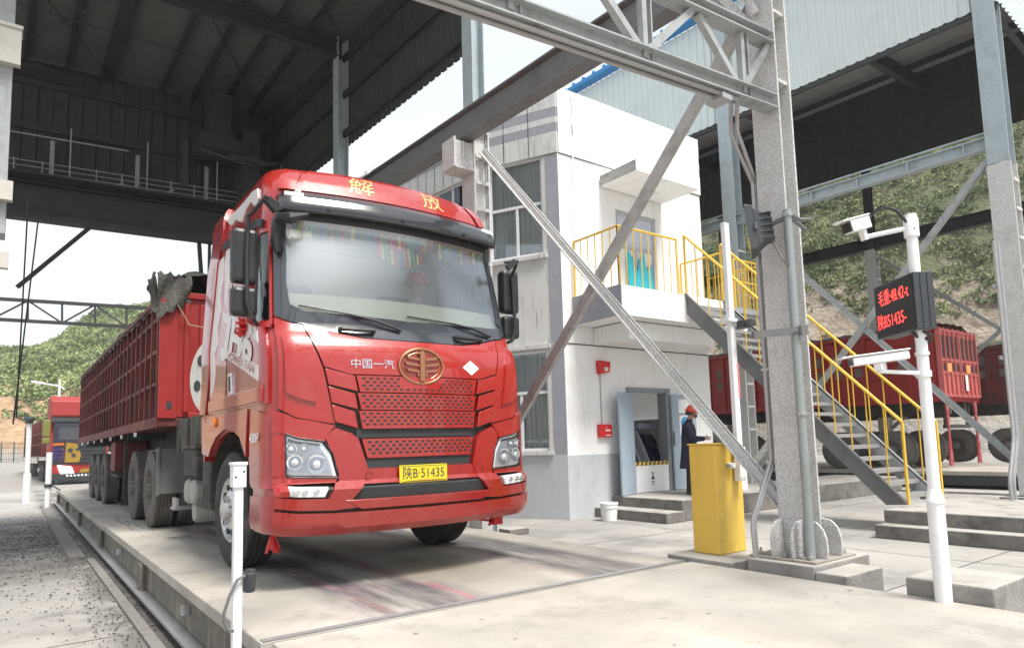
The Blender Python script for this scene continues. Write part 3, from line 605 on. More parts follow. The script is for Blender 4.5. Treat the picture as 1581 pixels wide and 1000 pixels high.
# bay wall
WU=(.37,1.62,4.86,6.93); WL=(.37,1.62,.88,2.90)
b=MB(); b.use(M['chamf']); wall_holes(b,C0,CD,1.79,.80,6.9,[WU,(WL[0],WL[1],WL[2],WL[3])],NCH); 
_w(b,C0+NCH*.03,CD,NCH,0,1.79,6.915,7.36,.25);_w(b,C0+NCH*.03,CD,NCH,0,1.79,7.55,7.68,.25);_w(b,C0+NCH*.03,CD,NCH,0,1.79,7.88,TOP,.25)
b.use(M['grey_w']); _w(b,C0+NCH*.015,CD,NCH,0,1.79,G,.80,.2); b.build('bay_wall',None,hs)
b=MB(); _w(b,C0+NCH*.028,CD,NCH,0.0,1.79,7.362,7.548,.2);_w(b,C0+NCH*.028,CD,NCH,0,1.79,7.682,7.878,.2); _w(b,C0+NCH*.012,CD,NCH,.0,.27,3.02,6.88,.02);_w(b,C0+NCH*.012,CD,NCH,.0,.27,.82,2.98,.02); b.build('wall_stripe',mat('grey_stripe',(.30,.30,.33),.75,dirt=(.4,.4,.4),dscale=3,damt=.5),hs)
b=MB()
for s in (.62,1.2): _w(b,C0+NCH*.034,CD,NCH,s,s+.012,6.93,TOP,.02)
b.sep('wall_joint',M['steel_d'],hs)
b=MB(); _w(b,C0+NCH*.07,CD,NCH,.28,1.79,4.76,4.84,.1);_w(b,C0+NCH*.07,CD,NCH,.28,1.79,.80,.87,.1);_w(b,C0+NCH*.06,CD,NCH,.28,1.79,2.92,3.0,.1); b.sep('sill',M['chamf'],hs)
# rear wall with a window strip
b=MB(); b.use(M['tan_w']); wall_holes(b,C1,W2D,5.2,G,7.50,[(.55,2.6,5.2,6.88)],NW2); wall_holes(b,C1,W2D,5.2,7.70,TOP,[],NW2); b.build('rear_wall',None,hs)
b=MB(); _w(b,C1+NW2*.01,W2D,NW2,0,5.2,7.502,7.698,.2); b.build('wall_stripe',MATS['grey_stripe'],hs)
b=MB()
for s in np.arange(.3,5,.33): _w(b,C1+NW2*.006,W2D,NW2,s,s+.01,6.92,TOP-.02,.02)
b.sep('wall_joint',M['steel_d'],hs)
# side, back, roof and floors
b=MB(); wall_holes(b,Vector((XR,10.2,0)),Vector((0,1,0)),5.7,G,TOP,[(.2,2.6,1.55,2.75),(.3,1.6,4.6,6.6)],Vector((1,0,0)),.2); b.box(C2.x,XR,15.9,16.1,G,TOP); b.build('side_wall',M['white_w'],hs)  # lower side opening is added to let daylight into the lobby
b=MB(); b.prism([(C0.x+.25,C0.y+.25),(XR-.21,C0.y+.25),(XR-.21,15.88),(C2.x+.25,15.88),(C1.x+.25,C1.y)],(0,0,8.0),(1,0,0),(0,1,0),(0,0,1),.12); b.prism([(C0.x+.25,C0.y+.25),(XR-.21,C0.y+.25),(XR-.21,15.88),(C2.x+.25,15.88),(C1.x+.25,C1.y)],(0,0,3.5),(1,0,0),(0,1,0),(0,0,1),.2); b.build('floor_slab',M['grey_w'],hs)
def window(A,D,N,s0,s1,z0,z1,vert,horiz,parent,cur=True,gm='glass'):
    f=MB(); fw=.055
    A2=A-N*.06
    def bx(a,c,d,e,th=.06,off=0): _w(f,A2+N*off,D,N,a,c,d,e,th)
    bx(s0+.004,s0+fw,z0+.004,z1-.004); bx(s1-fw,s1-.004,z0+.004,z1-.004); bx(s0+fw,s1-fw,z0+.004,z0+fw); bx(s0+fw,s1-fw,z1-fw,z1-.004)
    for h in horiz: bx(s0+fw,s1-fw,h-.03,h+.03,.05)
    for v,za,zb in vert: bx(v-.028,v+.028,za,zb,.046,-.004)
    fr=f.build('window',M['frame_w'],parent)
    g=MB(); _w(g,A2-N*.025,D,N,s0+.03,s1-.03,z0+.03,z1-.03,.006); g.build('pane',M[gm],fr)
    if cur:
        c=MB(); n=90; vs=[]
        for i in range(n+1):
            s=s0+(s1-s0)*i/n; 
            for j in range(7):
                zz=z0+(z1-z0)*j/6; gather=.035+math.sin(i*.8+.6*math.sin(j*.9+i*.13))*.028+math.sin(i*1.7+1)*.012
                p=A-N*(.19-gather)+D*s; vs.append((p.x,p.y,zz))
        c.add(vs,[(i*7+j,(i+1)*7+j,(i+1)*7+j+1,i*7+j+1) for i in range(n) for j in range(6)])
        c.build('curtain',M['curtain'],fr,smooth=True,fixn=False)
    return fr
window(C0,CD,NCH,*WU,[(.98,4.9,5.92)],[5.95],hs)
window(C0,CD,NCH,*WL,[(1.0,.9,2.0)],[2.05],hs)
window(C1,W2D,NW2,.55,2.6,5.2,6.88,[(1.05,5.2,6.88),(1.6,5.2,6.88),(2.1,5.2,6.88)],[],hs)
b=MB(); b.box(8.0,12.9,12.2,12.3,-.0,3.4); b.box(8.0,12.9,12.2,12.3,3.75,7.9); b.build('inner_wall',M['grey_w'],hs)
# canopy above the upper door
b=MB(); a=at(927,297,1,9.93); yF=at(983,275,0,a.x).y; q=at(1080,300,1,yF)
b.box(a.x,q.x,yF,9.928,6.42,6.66); b.build('canopy',M['white_w'],hs,bevel=.006); CAN=(a.x,q.x,yF)
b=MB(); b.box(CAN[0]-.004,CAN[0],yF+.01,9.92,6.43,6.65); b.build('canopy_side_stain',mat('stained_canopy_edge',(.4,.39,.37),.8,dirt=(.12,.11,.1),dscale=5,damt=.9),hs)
b=MB(); p=at(1003,301,2,6.41); b.lathe([(0,.0),(0,.17),(-.03,.17),(-.07,.12),(-.085,0)],(p.x,p.y,6.418),(0,0,1),20); b.build('ceiling_lamp',M['frame_w'],hs,smooth=True)
# upper door
d=thing('upper_door',None,None,(10.3,9.96,3.94)); d.location=Vector((10.3,9.96,3.94))-base_of(hs); d.parent=hs
b=MB(); 
for x0,x1,z0,z1 in ((10.31,10.39,3.95,6.02),(11.49,11.57,3.95,6.02),(10.39,11.49,5.94,6.02),(10.39,11.49,5.22,5.28),(10.90,10.96,3.95,5.22)): b.box(x0,x1,9.99,10.05,z0,z1)
b.build('frame',mat('door_frame_grey',(.36,.37,.4),.5),d)
b=MB(); b.box(10.39,11.49,10.01,10.02,5.28,5.94); b.build('pane',mat('frosted_pane',(.46,.5,.56),.25),d)
b=MB(); b.box(10.39,11.49,10.03,10.04,3.95,5.22); b.build('panel',mat('door_panel_white',(.62,.6,.56),.5),d)
b=MB(); vs=[];n=24
for i in range(n+1):
    for j in range(9):
        x=10.62+(11.44-10.62)*i/n; top=4.98+.16*math.sin(i*.55)+.1*math.sin(i*1.3); z=3.96+(top-3.96)*j/8; vs.append((x,9.975-.02*math.sin(i*1.1+j*.5),z))
b.add(vs,[(i*9+j,(i+1)*9+j,(i+1)*9+j+1,i*9+j+1) for i in range(n) for j in range(8)]); b.build('door_sheet',M['teal'],d,smooth=True,fixn=False)
# drain cable down the front
b=MB(); pts=[]; 
for i in range(40):
    z=8.2-i*.105; pts.append((9.08+.02*math.sin(i*.9)+.0*i+.03*math.sin(i*.21),9.91+.01*math.sin(i*1.7),z))
b.tube(pts,.014,6); b.build('hanging_cable',M['white_p'],hs)
# balcony
b=MB(); b.use(M['white_w']); b.box(8.98,12.35,8.62,9.955,3.36,3.93); b.use(MATS['grey_stripe']); b.box(8.955,8.98,8.60,9.955,3.36,3.935); b.build('balcony',None,hs,bevel=.008)
b=MB(); b.box(9.5,12.1,8.95,9.95,3.0,3.34); b.build('balcony_beam',M['white_w'],hs)
def rail(b,pts,h=1.1,r=.022,mid=None,step=.16,balr=.009,posts=None,bott=.05,r2=None):
    """handrail following pts (floor line), with balusters"""
    pts=[Vector(p) for p in pts]; up=Vector((0,0,h)); b.tube([p+up for p in pts],r,8)
    if mid: b.tube([p+Vector((0,0,mid)) for p in pts],r*.8,8)
    for i in range(len(pts)-1):
        Lg=(pts[i+1]-pts[i]).length; n=max(1,round(Lg/step))
        for k in range(0,n+1):
            p=pts[i].lerp(pts[i+1],k/n); ends=(k==0 or k==n); b.tube([p+Vector((0,0,0)),p+up],r if ends else balr,6)
b=MB(); z=3.94; rail(b,[(8.99,9.9,z),(8.99,8.66,z),(10.66,8.66,z)],1.12,.024,None,.21,.011); rail(b,[(12.1,8.66,z),(12.3,8.66,z),(12.3,9.9,z)],1.12,.024,None,.16,.01)
b.sep('balcony_railing',M['yellow'],hs,smooth=True)
# lower door: frame, two leaves, recess
d=thing('entrance_door',None,None,(10.5,9.96,-.07)); d.location=Vector((10.5,9.96,-.07))-base_of(hs); d.parent=hs
b=MB(); b.box(10.42,10.53,9.92,10.17,-.068,2.06); b.box(11.59,11.70,9.92,10.17,-.068,2.06); b.box(10.38,11.74,9.915,10.17,2.062,2.16); b.build('frame',mat('door_frame_steel',(.22,.24,.26),.5,dirt=(.12,.12,.12),dscale=5),d,bevel=.004)
b=MB(); b.hexa([(10.44,9.90,-.06),(10.47,9.93,-.06),(10.06,9.42,-.06),(10.02,9.44,-.06),(10.44,9.90,2.03),(10.47,9.93,2.03),(10.06,9.42,2.03),(10.02,9.44,2.03)]) if False else b.bar((10.47,9.88,.985),(9.84,9.66,.985),.045,2.09); b.build('door_leaf',M['bluegrey'],d,bevel=.004)
b=MB(); b.box(11.70,12.52,9.86,9.905,-.06,2.03); b.build('door_leaf',M['bluegrey'],d,bevel=.004)
b=MB(); b.box(11.69,11.71,9.80,9.86,.9,1.2); b.build('handle',M['silver'],d)
b=MB(); b.box(10.2,10.22,10.18,12.2,-.07,2.9); b.box(12.6,12.62,11.9,12.2,-.07,2.9); b.box(10.2,12.62,12.15,12.19,-.07,2.9); b.box(10.2,12.62,10.2,12.15,2.6,2.65); b.box(10.2,12.62,10.0,12.15,-.12,-.075); b.build('lobby',mat('lobby_paint',(.74,.74,.73),.6),hs)
b=MB(); b.add([(XR-.1,10.4,1.55),(XR-.1,12.8,1.55),(XR-.1,12.8,2.75),(XR-.1,10.4,2.75)],[(0,1,2,3)])  # translucent pane added in the side opening to brighten the lobby
fm=bpy.data.materials.new('added_pane_translucent'); fm.use_nodes=True; fn_=fm.node_tree; fn_.nodes.clear(); o1=fn_.nodes.new('ShaderNodeOutputMaterial'); t1=fn_.nodes.new('ShaderNodeBsdfTranslucent'); t1.inputs[0].default_value=(.9,.9,.9,1); fn_.links.new(t1.outputs[0],o1.inputs[0]); b.build('added_lobby_light_pane',fm,hs,fixn=False)
# notices, alarm, call point
b=MB(); b.box(11.92,12.34,9.852,9.858,1.62,1.92); tag(b.build('notice_board',M['paper']),'blank white notice sheet at the top of the open blue-grey door leaf','sign')
sg=thing('safety_sign','white safety sign with a round blue mandatory symbol on the open door leaf','sign',(12.13,9.85,1.2))
b=MB(); b.box(11.93,12.33,9.852,9.858,1.12,1.56); b.build('sign_plate',M['paper'],sg)
b=MB(); b.lathe([(0,0),(0,.155),(.003,.155),(.003,0)],(12.13,9.852,1.38),(0,-1,0),28); b.build('disc',mat('sign_blue',(.02,.25,.55),.5),sg)
b=MB(); b.box(12.115,12.145,9.846,9.8485,1.34,1.48); b.box(12.115,12.145,9.846,9.8485,1.28,1.31); b.build('exclamation_mark',M['paper'],sg)
b=MB(); b.box(11.95,12.03,9.852,9.858,.92,1.05); tag(b.build('door_label',M['paper']),'small white label low on the open door leaf','sign')
al=thing('fire_alarm','red strobe alarm with conduit down to a call box on the white wall','alarm',(9.68,9.95,2.5))
b=MB(); b.prism([(0,0),(.26,.04),(.30,.26),(-.02,.28)],(9.55,9.955,2.40),(1,0,0),(0,0,1),(0,-1,0),.12); b.build('horn',M['red_box'],al,bevel=.01)
b=MB(); b.lathe([(0,.05),(.04,.045),(.05,0)],(9.69,9.835,2.50),(0,-1,0),14); b.build('lamp',mat('strobe_lens',(.7,.6,.5),.2),al)
b=MB(); b.tube([(9.63,9.94,2.40),(9.63,9.94,1.38)],.011,6); b.build('conduit',M['conduit'],al)
cb=thing('call_box','square red fire call box at the end of the wall conduit','alarm',(9.66,9.95,1.25))
b=MB(); b.box(9.50,9.84,9.87,9.957,1.12,1.38); b.build('case',M['red_box'],cb,bevel=.012)
b=MB(); b.box(9.65,9.79,9.864,9.869,1.245,1.27); b.box(9.66,9.79,9.864,9.869,1.15,1.165);b.box(9.66,9.68,9.864,9.869,1.30,1.32); b.build('lettering',M['paper'],cb)
# kiosks inside the door
for i,(x,y,lb) in enumerate(((11.0,10.62,'dark self service kiosk with curved side, nearer the left door leaf'),(11.68,10.5,'dark self service kiosk with blue header, right one inside the doorway'))):
    k=thing('ticket_kiosk',lb,'kiosk',(x,y,-.07),'kiosks inside the doorway')
    side=[(0,0),(.42,0),(.42,.62),(.34,.8),(.22,1.05),(.08,1.3),(-.04,1.36),(-.1,1.2),(-.06,.6)]
    b=MB(); b.prism(side,(x-.1,y+.42,-.07),(0,-1,0),(0,0,1),(1,0,0),.055); b.prism(side,(x+.42,y+.42,-.07),(0,-1,0),(0,0,1),(1,0,0),.055); b.build('side_panel',mat('kiosk_silver',(.6,.62,.65),.35,metal=.2),k,bevel=.01)
    b=MB(); b.prism([(0,0),(.36,0),(.36,.6),(.2,.95),(.04,1.25),(-.04,1.25)],(x-.044,y+.40,-.07),(0,-1,0),(0,0,1),(1,0,0),.463); b.build('front_panel',mat('kiosk_navy',(.015,.025,.07),.25),k)
    b=MB(); b.bar((x-.0,y+.18,1.02),(x+.36,y+.18,1.02),.02,.26,(0,.5,.86)); b.build('screen',mat('kiosk_screen',(.02,.025,.03),.1),k)
    b=MB(); b.box(x-.1,x+.48,y+.25,y+.4,1.3,1.42); b.build('header',mat('kiosk_header',(.45,.5,.6),.4),k)
fb=thing('flood_barrier','white flood board across the doorway with a yellow and black striped top edge','barrier',(10.55,9.9,-.07))
b=MB(); b.box(10.54,11.58,9.93,9.965,-.06,.50); b.build('board',M['white_p'],fb)
b=MB(); b.use(M['yellow']); b.box(10.54,11.58,9.928,9.967,.502,.58); b.use(M['dkgrey'])
for i in range(8): x=10.56+i*.13; b.prism([(0,0),(.055,0),(.095,.078),(.04,.078)],(x,9.924,.502),(1,0,0),(0,0,1),(0,1,0),.003)
b.build('striped_edge',None,fb)
b=MB(); b.prism([(0,0),(.12,0),(.06,.1)],(11.0,9.926,.2),(1,0,0),(0,0,1),(0,1,0),.003); b.box(11.04,11.08,9.926,9.929,.30,.36); b.box(11.01,11.11,9.926,9.929,.14,.16); b.box(11.03,11.09,9.926,9.929,.09,.11); b.build('symbol',M['dkgrey'],fb)
# staircase
st=thing('staircase','steel staircase with yellow handrails from the balcony down to the concrete block','stairs',(10.84,4.7,-.07))
ya,za,yb,zb=4.72,-.05,8.62,3.90
def sz(y): return za+(zb-za)*(y-ya)/(yb-ya)
for x,ln in ((10.84,0),(12.05,0)):
    b=MB(); b.prism([(ya,za+.02),(ya+.32,za),(yb+.25,zb-.12),(yb+.2,zb+.06),(yb,zb+.06)],(x,0,0),(0,1,0),(0,0,1),(1,0,0),.012); b.prism([(ya,za+.05),(ya+.02,za+.02),(yb+.02,zb+.04),(yb,zb+.07)],(x-.04 if x<11 else x-.0,0,0),(0,1,0),(0,0,1),(1,0,0),.055); b.build('stringer',M['steel_m'] if x<11 else M['steel_g'],st)
n=20
for i in range(n):
    z=za+.14+i*(zb-za-.1)/n; y=ya+.12+i*(yb-ya)/n
    b=MB(); b.box(10.856,12.045,y,y+.235,z-.03,z); b.box(10.856,12.045,y,y+.012,z-.06,z-.031); b.build('tread',M['conduit'],st)
for x,lo in ((10.86,0),(12.06,0)):
    b=MB(); rail(b,[(x,ya+.0,za+.02),(x,yb,zb+.03)],1.24,.026,.62 if False else None,.36,.012); b.sep('handrail',M['yellow'],st,smooth=True)
# more yellow railing beyond the stair head
b=MB(); rail(b,[(12.9,8.9,3.94),(14.0,8.9,3.94),(14.0,10.4,3.94)],1.1,.024,.6,.14,.012); lp=b.build('landing_railing',M['yellow'],None,smooth=True); tag(lp,'yellow guard railing of the upper walkway behind the stair head','railing')
b=MB(); b.box(12.36,14.05,8.85,9.95,3.80,3.93); b.box(12.5,14.0,8.9,8.95,3.3,3.8); tag(b.build('walkway',M['steel_g']),'grey steel walkway bridging from the balcony to the hall column','walkway')
# ================================================================== STORAGE HALL
hl=thing('storage_hall','tall pale green-grey steel hall with blue roof edge on the right','building',(14.5,4.1,G))
def hr(y,z,off=0): return Vector((14.72-.0592*(y-4.1)+off,y,z))
b=MB(); b.corr(hr(30,0),hr(4.05,0),9.13,12.05,.21,.035); b.build('side_cladding',M['clad'],hl,fixn=False)
b=MB(); b.corr(hr(4.05,0),(26.5,4.7,0),9.13,12.6,.21,.035); b.build('end_cladding',M['clad'],hl,fixn=False)
b=MB(); b.bar(hr(30,12.16,-.12),hr(4.0,12.16,-.12),.30,.12)
for i in range(60): y=4.2+i*.43; p=hr(y,12.25,-.12); b.box(p.x-.15,p.x+.15,p.y-.04,p.y+.04,12.222,12.30)
b.build('roof_edge',M['blue'],hl)
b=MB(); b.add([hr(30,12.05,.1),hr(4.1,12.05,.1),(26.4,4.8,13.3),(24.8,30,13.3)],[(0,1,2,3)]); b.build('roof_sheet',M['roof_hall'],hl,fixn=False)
b=MB(); b.bar(hr(30,9.08,.05),hr(4.1,9.08,.05),.08,.10); b.bar((14.7,4.2,9.08),(26.4,4.8,9.08),.08,.10)
for x,dz in ((1.2,.1),(2.9,.3),(4.6,.45),(6.3,.6),(8.2,.8),(9.8,1.0)): b.bar(hr(30,11.85+dz,x),hr(4.2,11.85+dz,x),.08,.18)
for y in (4.3,8.2,12.2,16.2,22): b.ibeam(hr(y,11.4,.1),(hr(y,0).x+10,y+.6,12.4),.2,.4,.02)
b.sep('purlin',M['steel_d'],hl)
b=MB(); b.tube([hr(4.6,11.6,1),hr(8.0,12.0,5)],.014,6); b.tube([hr(8.0,11.6,1),hr(4.6,12.0,5)],.014,6); b.sep('tie_rod',M['steel_d'],hl)
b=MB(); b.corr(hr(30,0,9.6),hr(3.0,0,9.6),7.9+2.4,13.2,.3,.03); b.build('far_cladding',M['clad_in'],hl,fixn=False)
for i,y in enumerate((4.25,9.85,15.9)):
    p=hr(y,0); b=MB(); b.use(M['steel_b']); hcol(b,p.x,p.y,6.0 if i==0 else 5.2,11.9,.32,.36,.02)
    b.build('column',None,hl)
    b=MB(); hcol(b,p.x,p.y,G+.32,5.98 if i==0 else 5.18,.34,.38,.03)
    for z in np.arange(1.2,5.9,.55): b.box(p.x-.14,p.x+.14,p.y-.21,p.y-.17,z,z+.05)
    b.build('column_casing',M['speck'],hl)
    b=MB(); b.box(p.x-.42,p.x+.42,p.y-.42,p.y+.42,G,G+.30); b.build('footing',M['conc_dark'],hl)
b=MB(); b.ibeam(hr(16,6.45),hr(4.4,6.45),.2,.24,.02); b.tube([hr(16,6.68),hr(4.4,6.68)],.02,6)
for i in range(6): p=hr(4.8+i*1.0,6.45); b.box(p.x-.1,p.x-.012,p.y-.01,p.y+.01,6.36,6.54)
b.build('wall_beam',M['steel_b'],hl)
for A,B in (((8.2,4.75),(4.45,.45)),((4.4,6.2),(9.6,.3))):
    b=MB(); b.angle(hr(A[0],A[1]),hr(B[0],B[1]),.11,.014); b.bar(hr(A[0],A[1]),hr(B[0],B[1]),.014,.1); b.build('brace',M['steel_g'],hl)
b=MB(); b.angle(hr(16,5.4),hr(9.9,.4),.1,.014); b.build('brace',M['steel_g'],hl)
# far row of the hall
def fr(y,z,off=0): return Vector((24.3-.0592*(y-11),y,z))
b=MB(); b.ibeam(fr(20,7.72),fr(2,7.72),.3,.42,.03)
for i in range(9): p=fr(3+i*1.7,7.72); b.box(p.x-.16,p.x-.01,p.y-.02,p.y+.02,7.54,7.9)
b.build('crane_girder',M['steel_d'],hl)
for y in (4.0,11.1,17.0):
    p=fr(y,0); b=MB(); hcol(b,p.x,p.y,G,7.5,.34,.34,.03); 
    for z in np.arange(5.2,7.4,.4): b.box(p.x-.15,p.x+.15,p.y-.2,p.y-.16,z,z+.05)
    b.build('column_casing',M['speck'],hl); b=MB(); hcol(b,p.x+.05,p.y,7.5,13,.2,.26,.03); b.build('column',M['steel_d'],hl)
for A,B in (((11.0,7.3),(6.5,3.2)),((4.2,7.0),(10.9,1.2))):
    b=MB(); b.bar(fr(*A),fr(*B),.06,.12); b.build('brace',M['steel_g'],hl)
# ================================================================== RED TRUCK
XC=2.72
def lerp(tab,z):
    if z<=tab[0][0]: return tab[0][1]
    for (a,b),(c,d) in zip(tab,tab[1:]):
        if z<=c: return b+(d-b)*(z-a)/(c-a)
    return tab[-1][1]
YF=[(.36,4.99),(.45,4.9),(.60,4.885),(.74,4.87),(.80,4.93),(1.22,4.945),(1.6,4.945),(1.7,4.953),(1.78,4.965),(1.85,4.985),(1.91,5.015),(1.97,5.06),(2.04,5.09),(2.85,5.27),(3.02,5.24),(3.18,5.27),(3.3,5.33),(3.38,5.39),(3.45,5.46),(3.50,5.58),(3.53,5.78),(3.55,6.0)]
WF=[(.36,1.17),(.5,1.21),(1.9,1.2),(2.85,1.15),(3.1,1.13),(3.28,1.12),(3.38,1.09),(3.45,1.05),(3.52,.97),(3.55,.88)]
def cab(s,z,off=0.0):
    sg=-1 if s<0 else 1; s=abs(s)
    W=lerp(WF,z); y0=lerp(YF,z); r=.26; sag=.12
    th0=math.atan(2*sag/(W-.2)); xc=W-r*(1-math.sin(th0))
    if s<=1: x=s*xc; y=y0+sag*s*s; h=math.atan(2*sag*s/xc)
    elif s<=2: h=th0+(PI/2-th0)*(s-1); x=xc+r*(math.sin(h)-math.sin(th0)); y=y0+sag+r*(math.cos(th0)-math.cos(h))
    else: h=PI/2; x=W; y=y0+sag+r*math.cos(th0)+(s-2)
    return (XC+sg*(x+off*math.sin(h)), y-off*math.cos(h), z)
def side_s(y,z): return 2+(y-(lerp(YF,z)+.12+.26*math.cos(math.atan(.24/(lerp(WF,z)-.2)))))
def cut_poly(poly,ds=.06,dz=.12):
    """2D polygon cut on a grid so that it can be wrapped round the cab surface"""
    bm=bmesh.new(); vs=[bm.verts.new((p[0],p[1],0)) for p in poly]; bm.faces.new(vs)
    x0=min(p[0] for p in poly);x1=max(p[0] for p in poly);z0=min(p[1] for p in poly);z1=max(p[1] for p in poly)
    x=math.floor(x0/ds)*ds
    while x<x1:
        if x>x0 and (abs(x)<2.15 or abs((x/ds)%5)<.5): bmesh.ops.bisect_plane(bm,geom=bm.verts[:]+bm.edges[:]+bm.faces[:],plane_co=(x,0,0),plane_no=(1,0,0))
        x+=ds
    for z in sorted({*[q[0] for q in YF],*[q[0] for q in WF],*np.arange(z0,z1,dz)}):
        if z0+1e-4<z<z1-1e-4: bmesh.ops.bisect_plane(bm,geom=bm.verts[:]+bm.edges[:]+bm.faces[:],plane_co=(0,z,0),plane_no=(0,1,0))
    return bm
def panel(b,poly,o0,o1,inset=.006,mp=None):
    """raised panel on the cab surface between offsets o0 and o1"""
    mp=mp or cab
    bm=cut_poly(poly); cx=sum(p[0] for p in poly)/len(poly); cz=sum(p[1] for p in poly)/len(poly)
    bd=[e for e in bm.edges if e.is_boundary]; bm.verts.index_update()
    bv={v.index for e in bd for v in e.verts}; co=[(v.co.x,v.co.y) for v in bm.verts]
    top=[mp(x,z,o1) for x,z in co]; low=[mp(x,z,o0) for x,z in co]; n=len(co)
    fs=[tuple(v.index for v in f.verts) for f in bm.faces]; fs+=[(e.verts[0].index,e.verts[1].index,n+e.verts[1].index,n+e.verts[0].index) for e in bd]
    bm.free(); b.add(top+low,fs)
def rect(s0,s1,z0,z1): return [(s0,z0),(s1,z0),(s1,z1),(s0,z1)]
def mir(p): return [(-a,c) for a,c in p][::-1]
truck=thing('semi_truck','big red high roof truck with a loaded slatted trailer standing on the weighbridge','truck',(XC,5,0))
RED=M['red']
# ---- cab shell (openings for windscreen and side windows)
b=MB()
yr=7.28
def rear(z): return side_s(yr,z)
for sg in (1,-1):
    q=(lambda p:p) if sg>0 else mir
    b.use(M['black']); panel(b,q([(0,.42),(1.39,.42),(1.39,2.06),(0,2.06)]),-.05,-.012); b.use(RED)
    panel(b,q([(1.39,.42),(2.22,.42),(2.25,.75),(2.33,1.0),(2.5,1.14),(2.75,1.21),(3.0,1.22),(3.3,1.16),(3.48,1.07),(3.6,1.0),(3.80,1.03),(3.86,1.40),(rear(1.45),1.42),(rear(1.45),1.98),(rear(1.98),2.06),(1.39,2.06)]),-.05,-.012)
    panel(b,q([(1.12,2.06),(1.43,2.06),(1.43,2.84),(1.12,2.84)]),-.05,-.012)
    panel(b,q([(2.24,2.06),(rear(2.06),2.06),(rear(2.5),2.5),(rear(2.84),2.84),(2.24,2.84)]),-.05,-.012)
    panel(b,q([(0,2.92),(1.12,2.92),(1.12,2.84),(rear(2.84),2.84),(rear(3.1),3.1),(rear(3.3),3.3),(rear(3.54),3.54),(0,3.54)]),-.05,-.012)
# roof cap and rear wall
b.use(RED)
ring=[cab(s,3.54,-.012) for s in np.linspace(-rear(3.54),rear(3.54),60)]
b.add(ring,[tuple(range(60))])
prof=[(XC-1.18,.95),(XC-1.19,1.9),(XC-1.13,2.85),(XC-1.11,3.30),(XC-.93,3.52)]; poly=prof+[(2*XC-x,z) for x,z in prof[::-1]]
b.prism([(x,z) for x,z in poly],(0,yr-.02,0),(1,0,0),(0,0,1),(0,1,0),.03)
b.use(M['red_side']) if False else None
b.use(RED); b.build('cab_body',None,truck,smooth=True)
# ---- dusty side skin: door, rear quarter
b=MB(); S_=lambda y,z: -side_s(y,z)
panel(b,[(-1.62,1.40),(-1.62,2.05),(-2.24,2.07),(-2.26,2.9),(S_(6.75,2.98),2.98),(S_(6.93,2.0),2.0),(S_(6.95,1.40),1.40)],-.012,.014); 
dr=b.build('door',M['red_side'],truck,smooth=True,bevel=.004)
b=MB(); panel(b,[(S_(7.02,1.40),1.40),(S_(7.27,1.42),1.42),(S_(7.27,3.40),3.40),(S_(6.85,3.44),3.44)],-.012,.03); b.build('side_deflector',M['red_side'],truck,smooth=True,bevel=.006)
b=MB(); panel(b,[(S_(6.965,1.42),1.42),(S_(7.01,1.42),1.42),(S_(6.86,3.0),3.0),(S_(6.79,3.0),3.0)],-.012,.008); b.build('rubber_seal',M['black'],truck)
b=MB(); panel(b,[(-1.7,2.88),(-1.7,2.94),(S_(6.8,3.06),3.06),(S_(6.8,2.98),2.98)],-.01,.02); b.build('drip_rail',M['black'],dr)
b=MB(); hp=cab(S_(6.13,1.62),1.62,.014)
panel(b,[(S_(6.05,1.53),1.53),(S_(6.17,1.53),1.53),(S_(6.2,1.72),1.72),(S_(6.08,1.72),1.72)],.012,.03); b.build('handle',M['silver'],dr,bevel=.006)
b=MB(); panel(b,[(S_(6.09,1.56),1.56),(S_(6.13,1.56),1.56),(S_(6.155,1.69),1.69),(S_(6.115,1.69),1.69)],.031,.034); b.build('handle_recess',M['black'],dr)
b=MB(); panel(b,rect(S_(6.9,1.45),-1.75,1.415,1.53),.013,.03); b.build('sill_moulding',M['red_side'],dr,smooth=True,bevel=.006)
b=MB()
for A,B in (((6.3,1.53),(6.25,2.9)),): 
    pts=[cab(S_(A[0]+(B[0]-A[0])*t/6,A[1]+(B[1]-A[1])*t/6),A[1]+(B[1]-A[1])*t/6,.015) for t in range(7)]; b.tube(pts,.004,5)
b.build('door_seam',M['black'],dr)
# side window with rim
b=MB(); panel(b,rect(-2.24,-1.43,2.06,2.84),-.03,-.026); b.build('side_window',M['glass'],truck)
b=MB(); panel(b,[(1.43,2.06),(2.24,2.06),(2.24,2.84),(1.43,2.84)],-.03,-.026); b.build('side_window',M['glass'],truck)
b=MB(); panel(b,[(-1.47,2.02),(-1.41,2.02),(-1.42,2.86),(-1.48,2.86)],-.01,.018);panel(b,[(-1.45,2.0),(-2.26,2.04),(-2.26,2.075),(-1.45,2.06)][::-1],-.01,.012); b.build('pillar_trim',RED,truck,smooth=True)
# ---- front: windscreen, surround
b=MB()
SUR=[(-1.38,2.10),(-1.1,2.055),(-.93,2.035),(-.7,1.975),(-.47,1.935),(-.2,1.93),(.2,1.93),(.47,1.935),(.7,1.975),(.93,2.035),(1.1,2.055),(1.38,2.10),(1.15,2.16),(.9,2.14),(0,2.11),(-.9,2.14),(-1.04,2.20)]
panel(b,SUR,-.012,.010)
panel(b,[(-1.38,2.10),(-1.04,2.20),(-1.10,2.36),(-1.08,2.93),(-1.10,3.02),(-1.38,3.02)],-.012,.010); panel(b,mir([(-1.38,2.10),(-1.04,2.20),(-1.10,2.36),(-1.08,2.93),(-1.10,3.02),(-1.38,3.02)]),-.012,.010)
b.build('windscreen_surround',M['surround'],truck,smooth=True)
b=MB(); panel(b,[(-1.12,2.10),(0,2.08),(1.12,2.10),(1.12,2.98),(-1.12,2.98)],-.004,-.001); b.build('windscreen',M['screen'],truck,smooth=True)
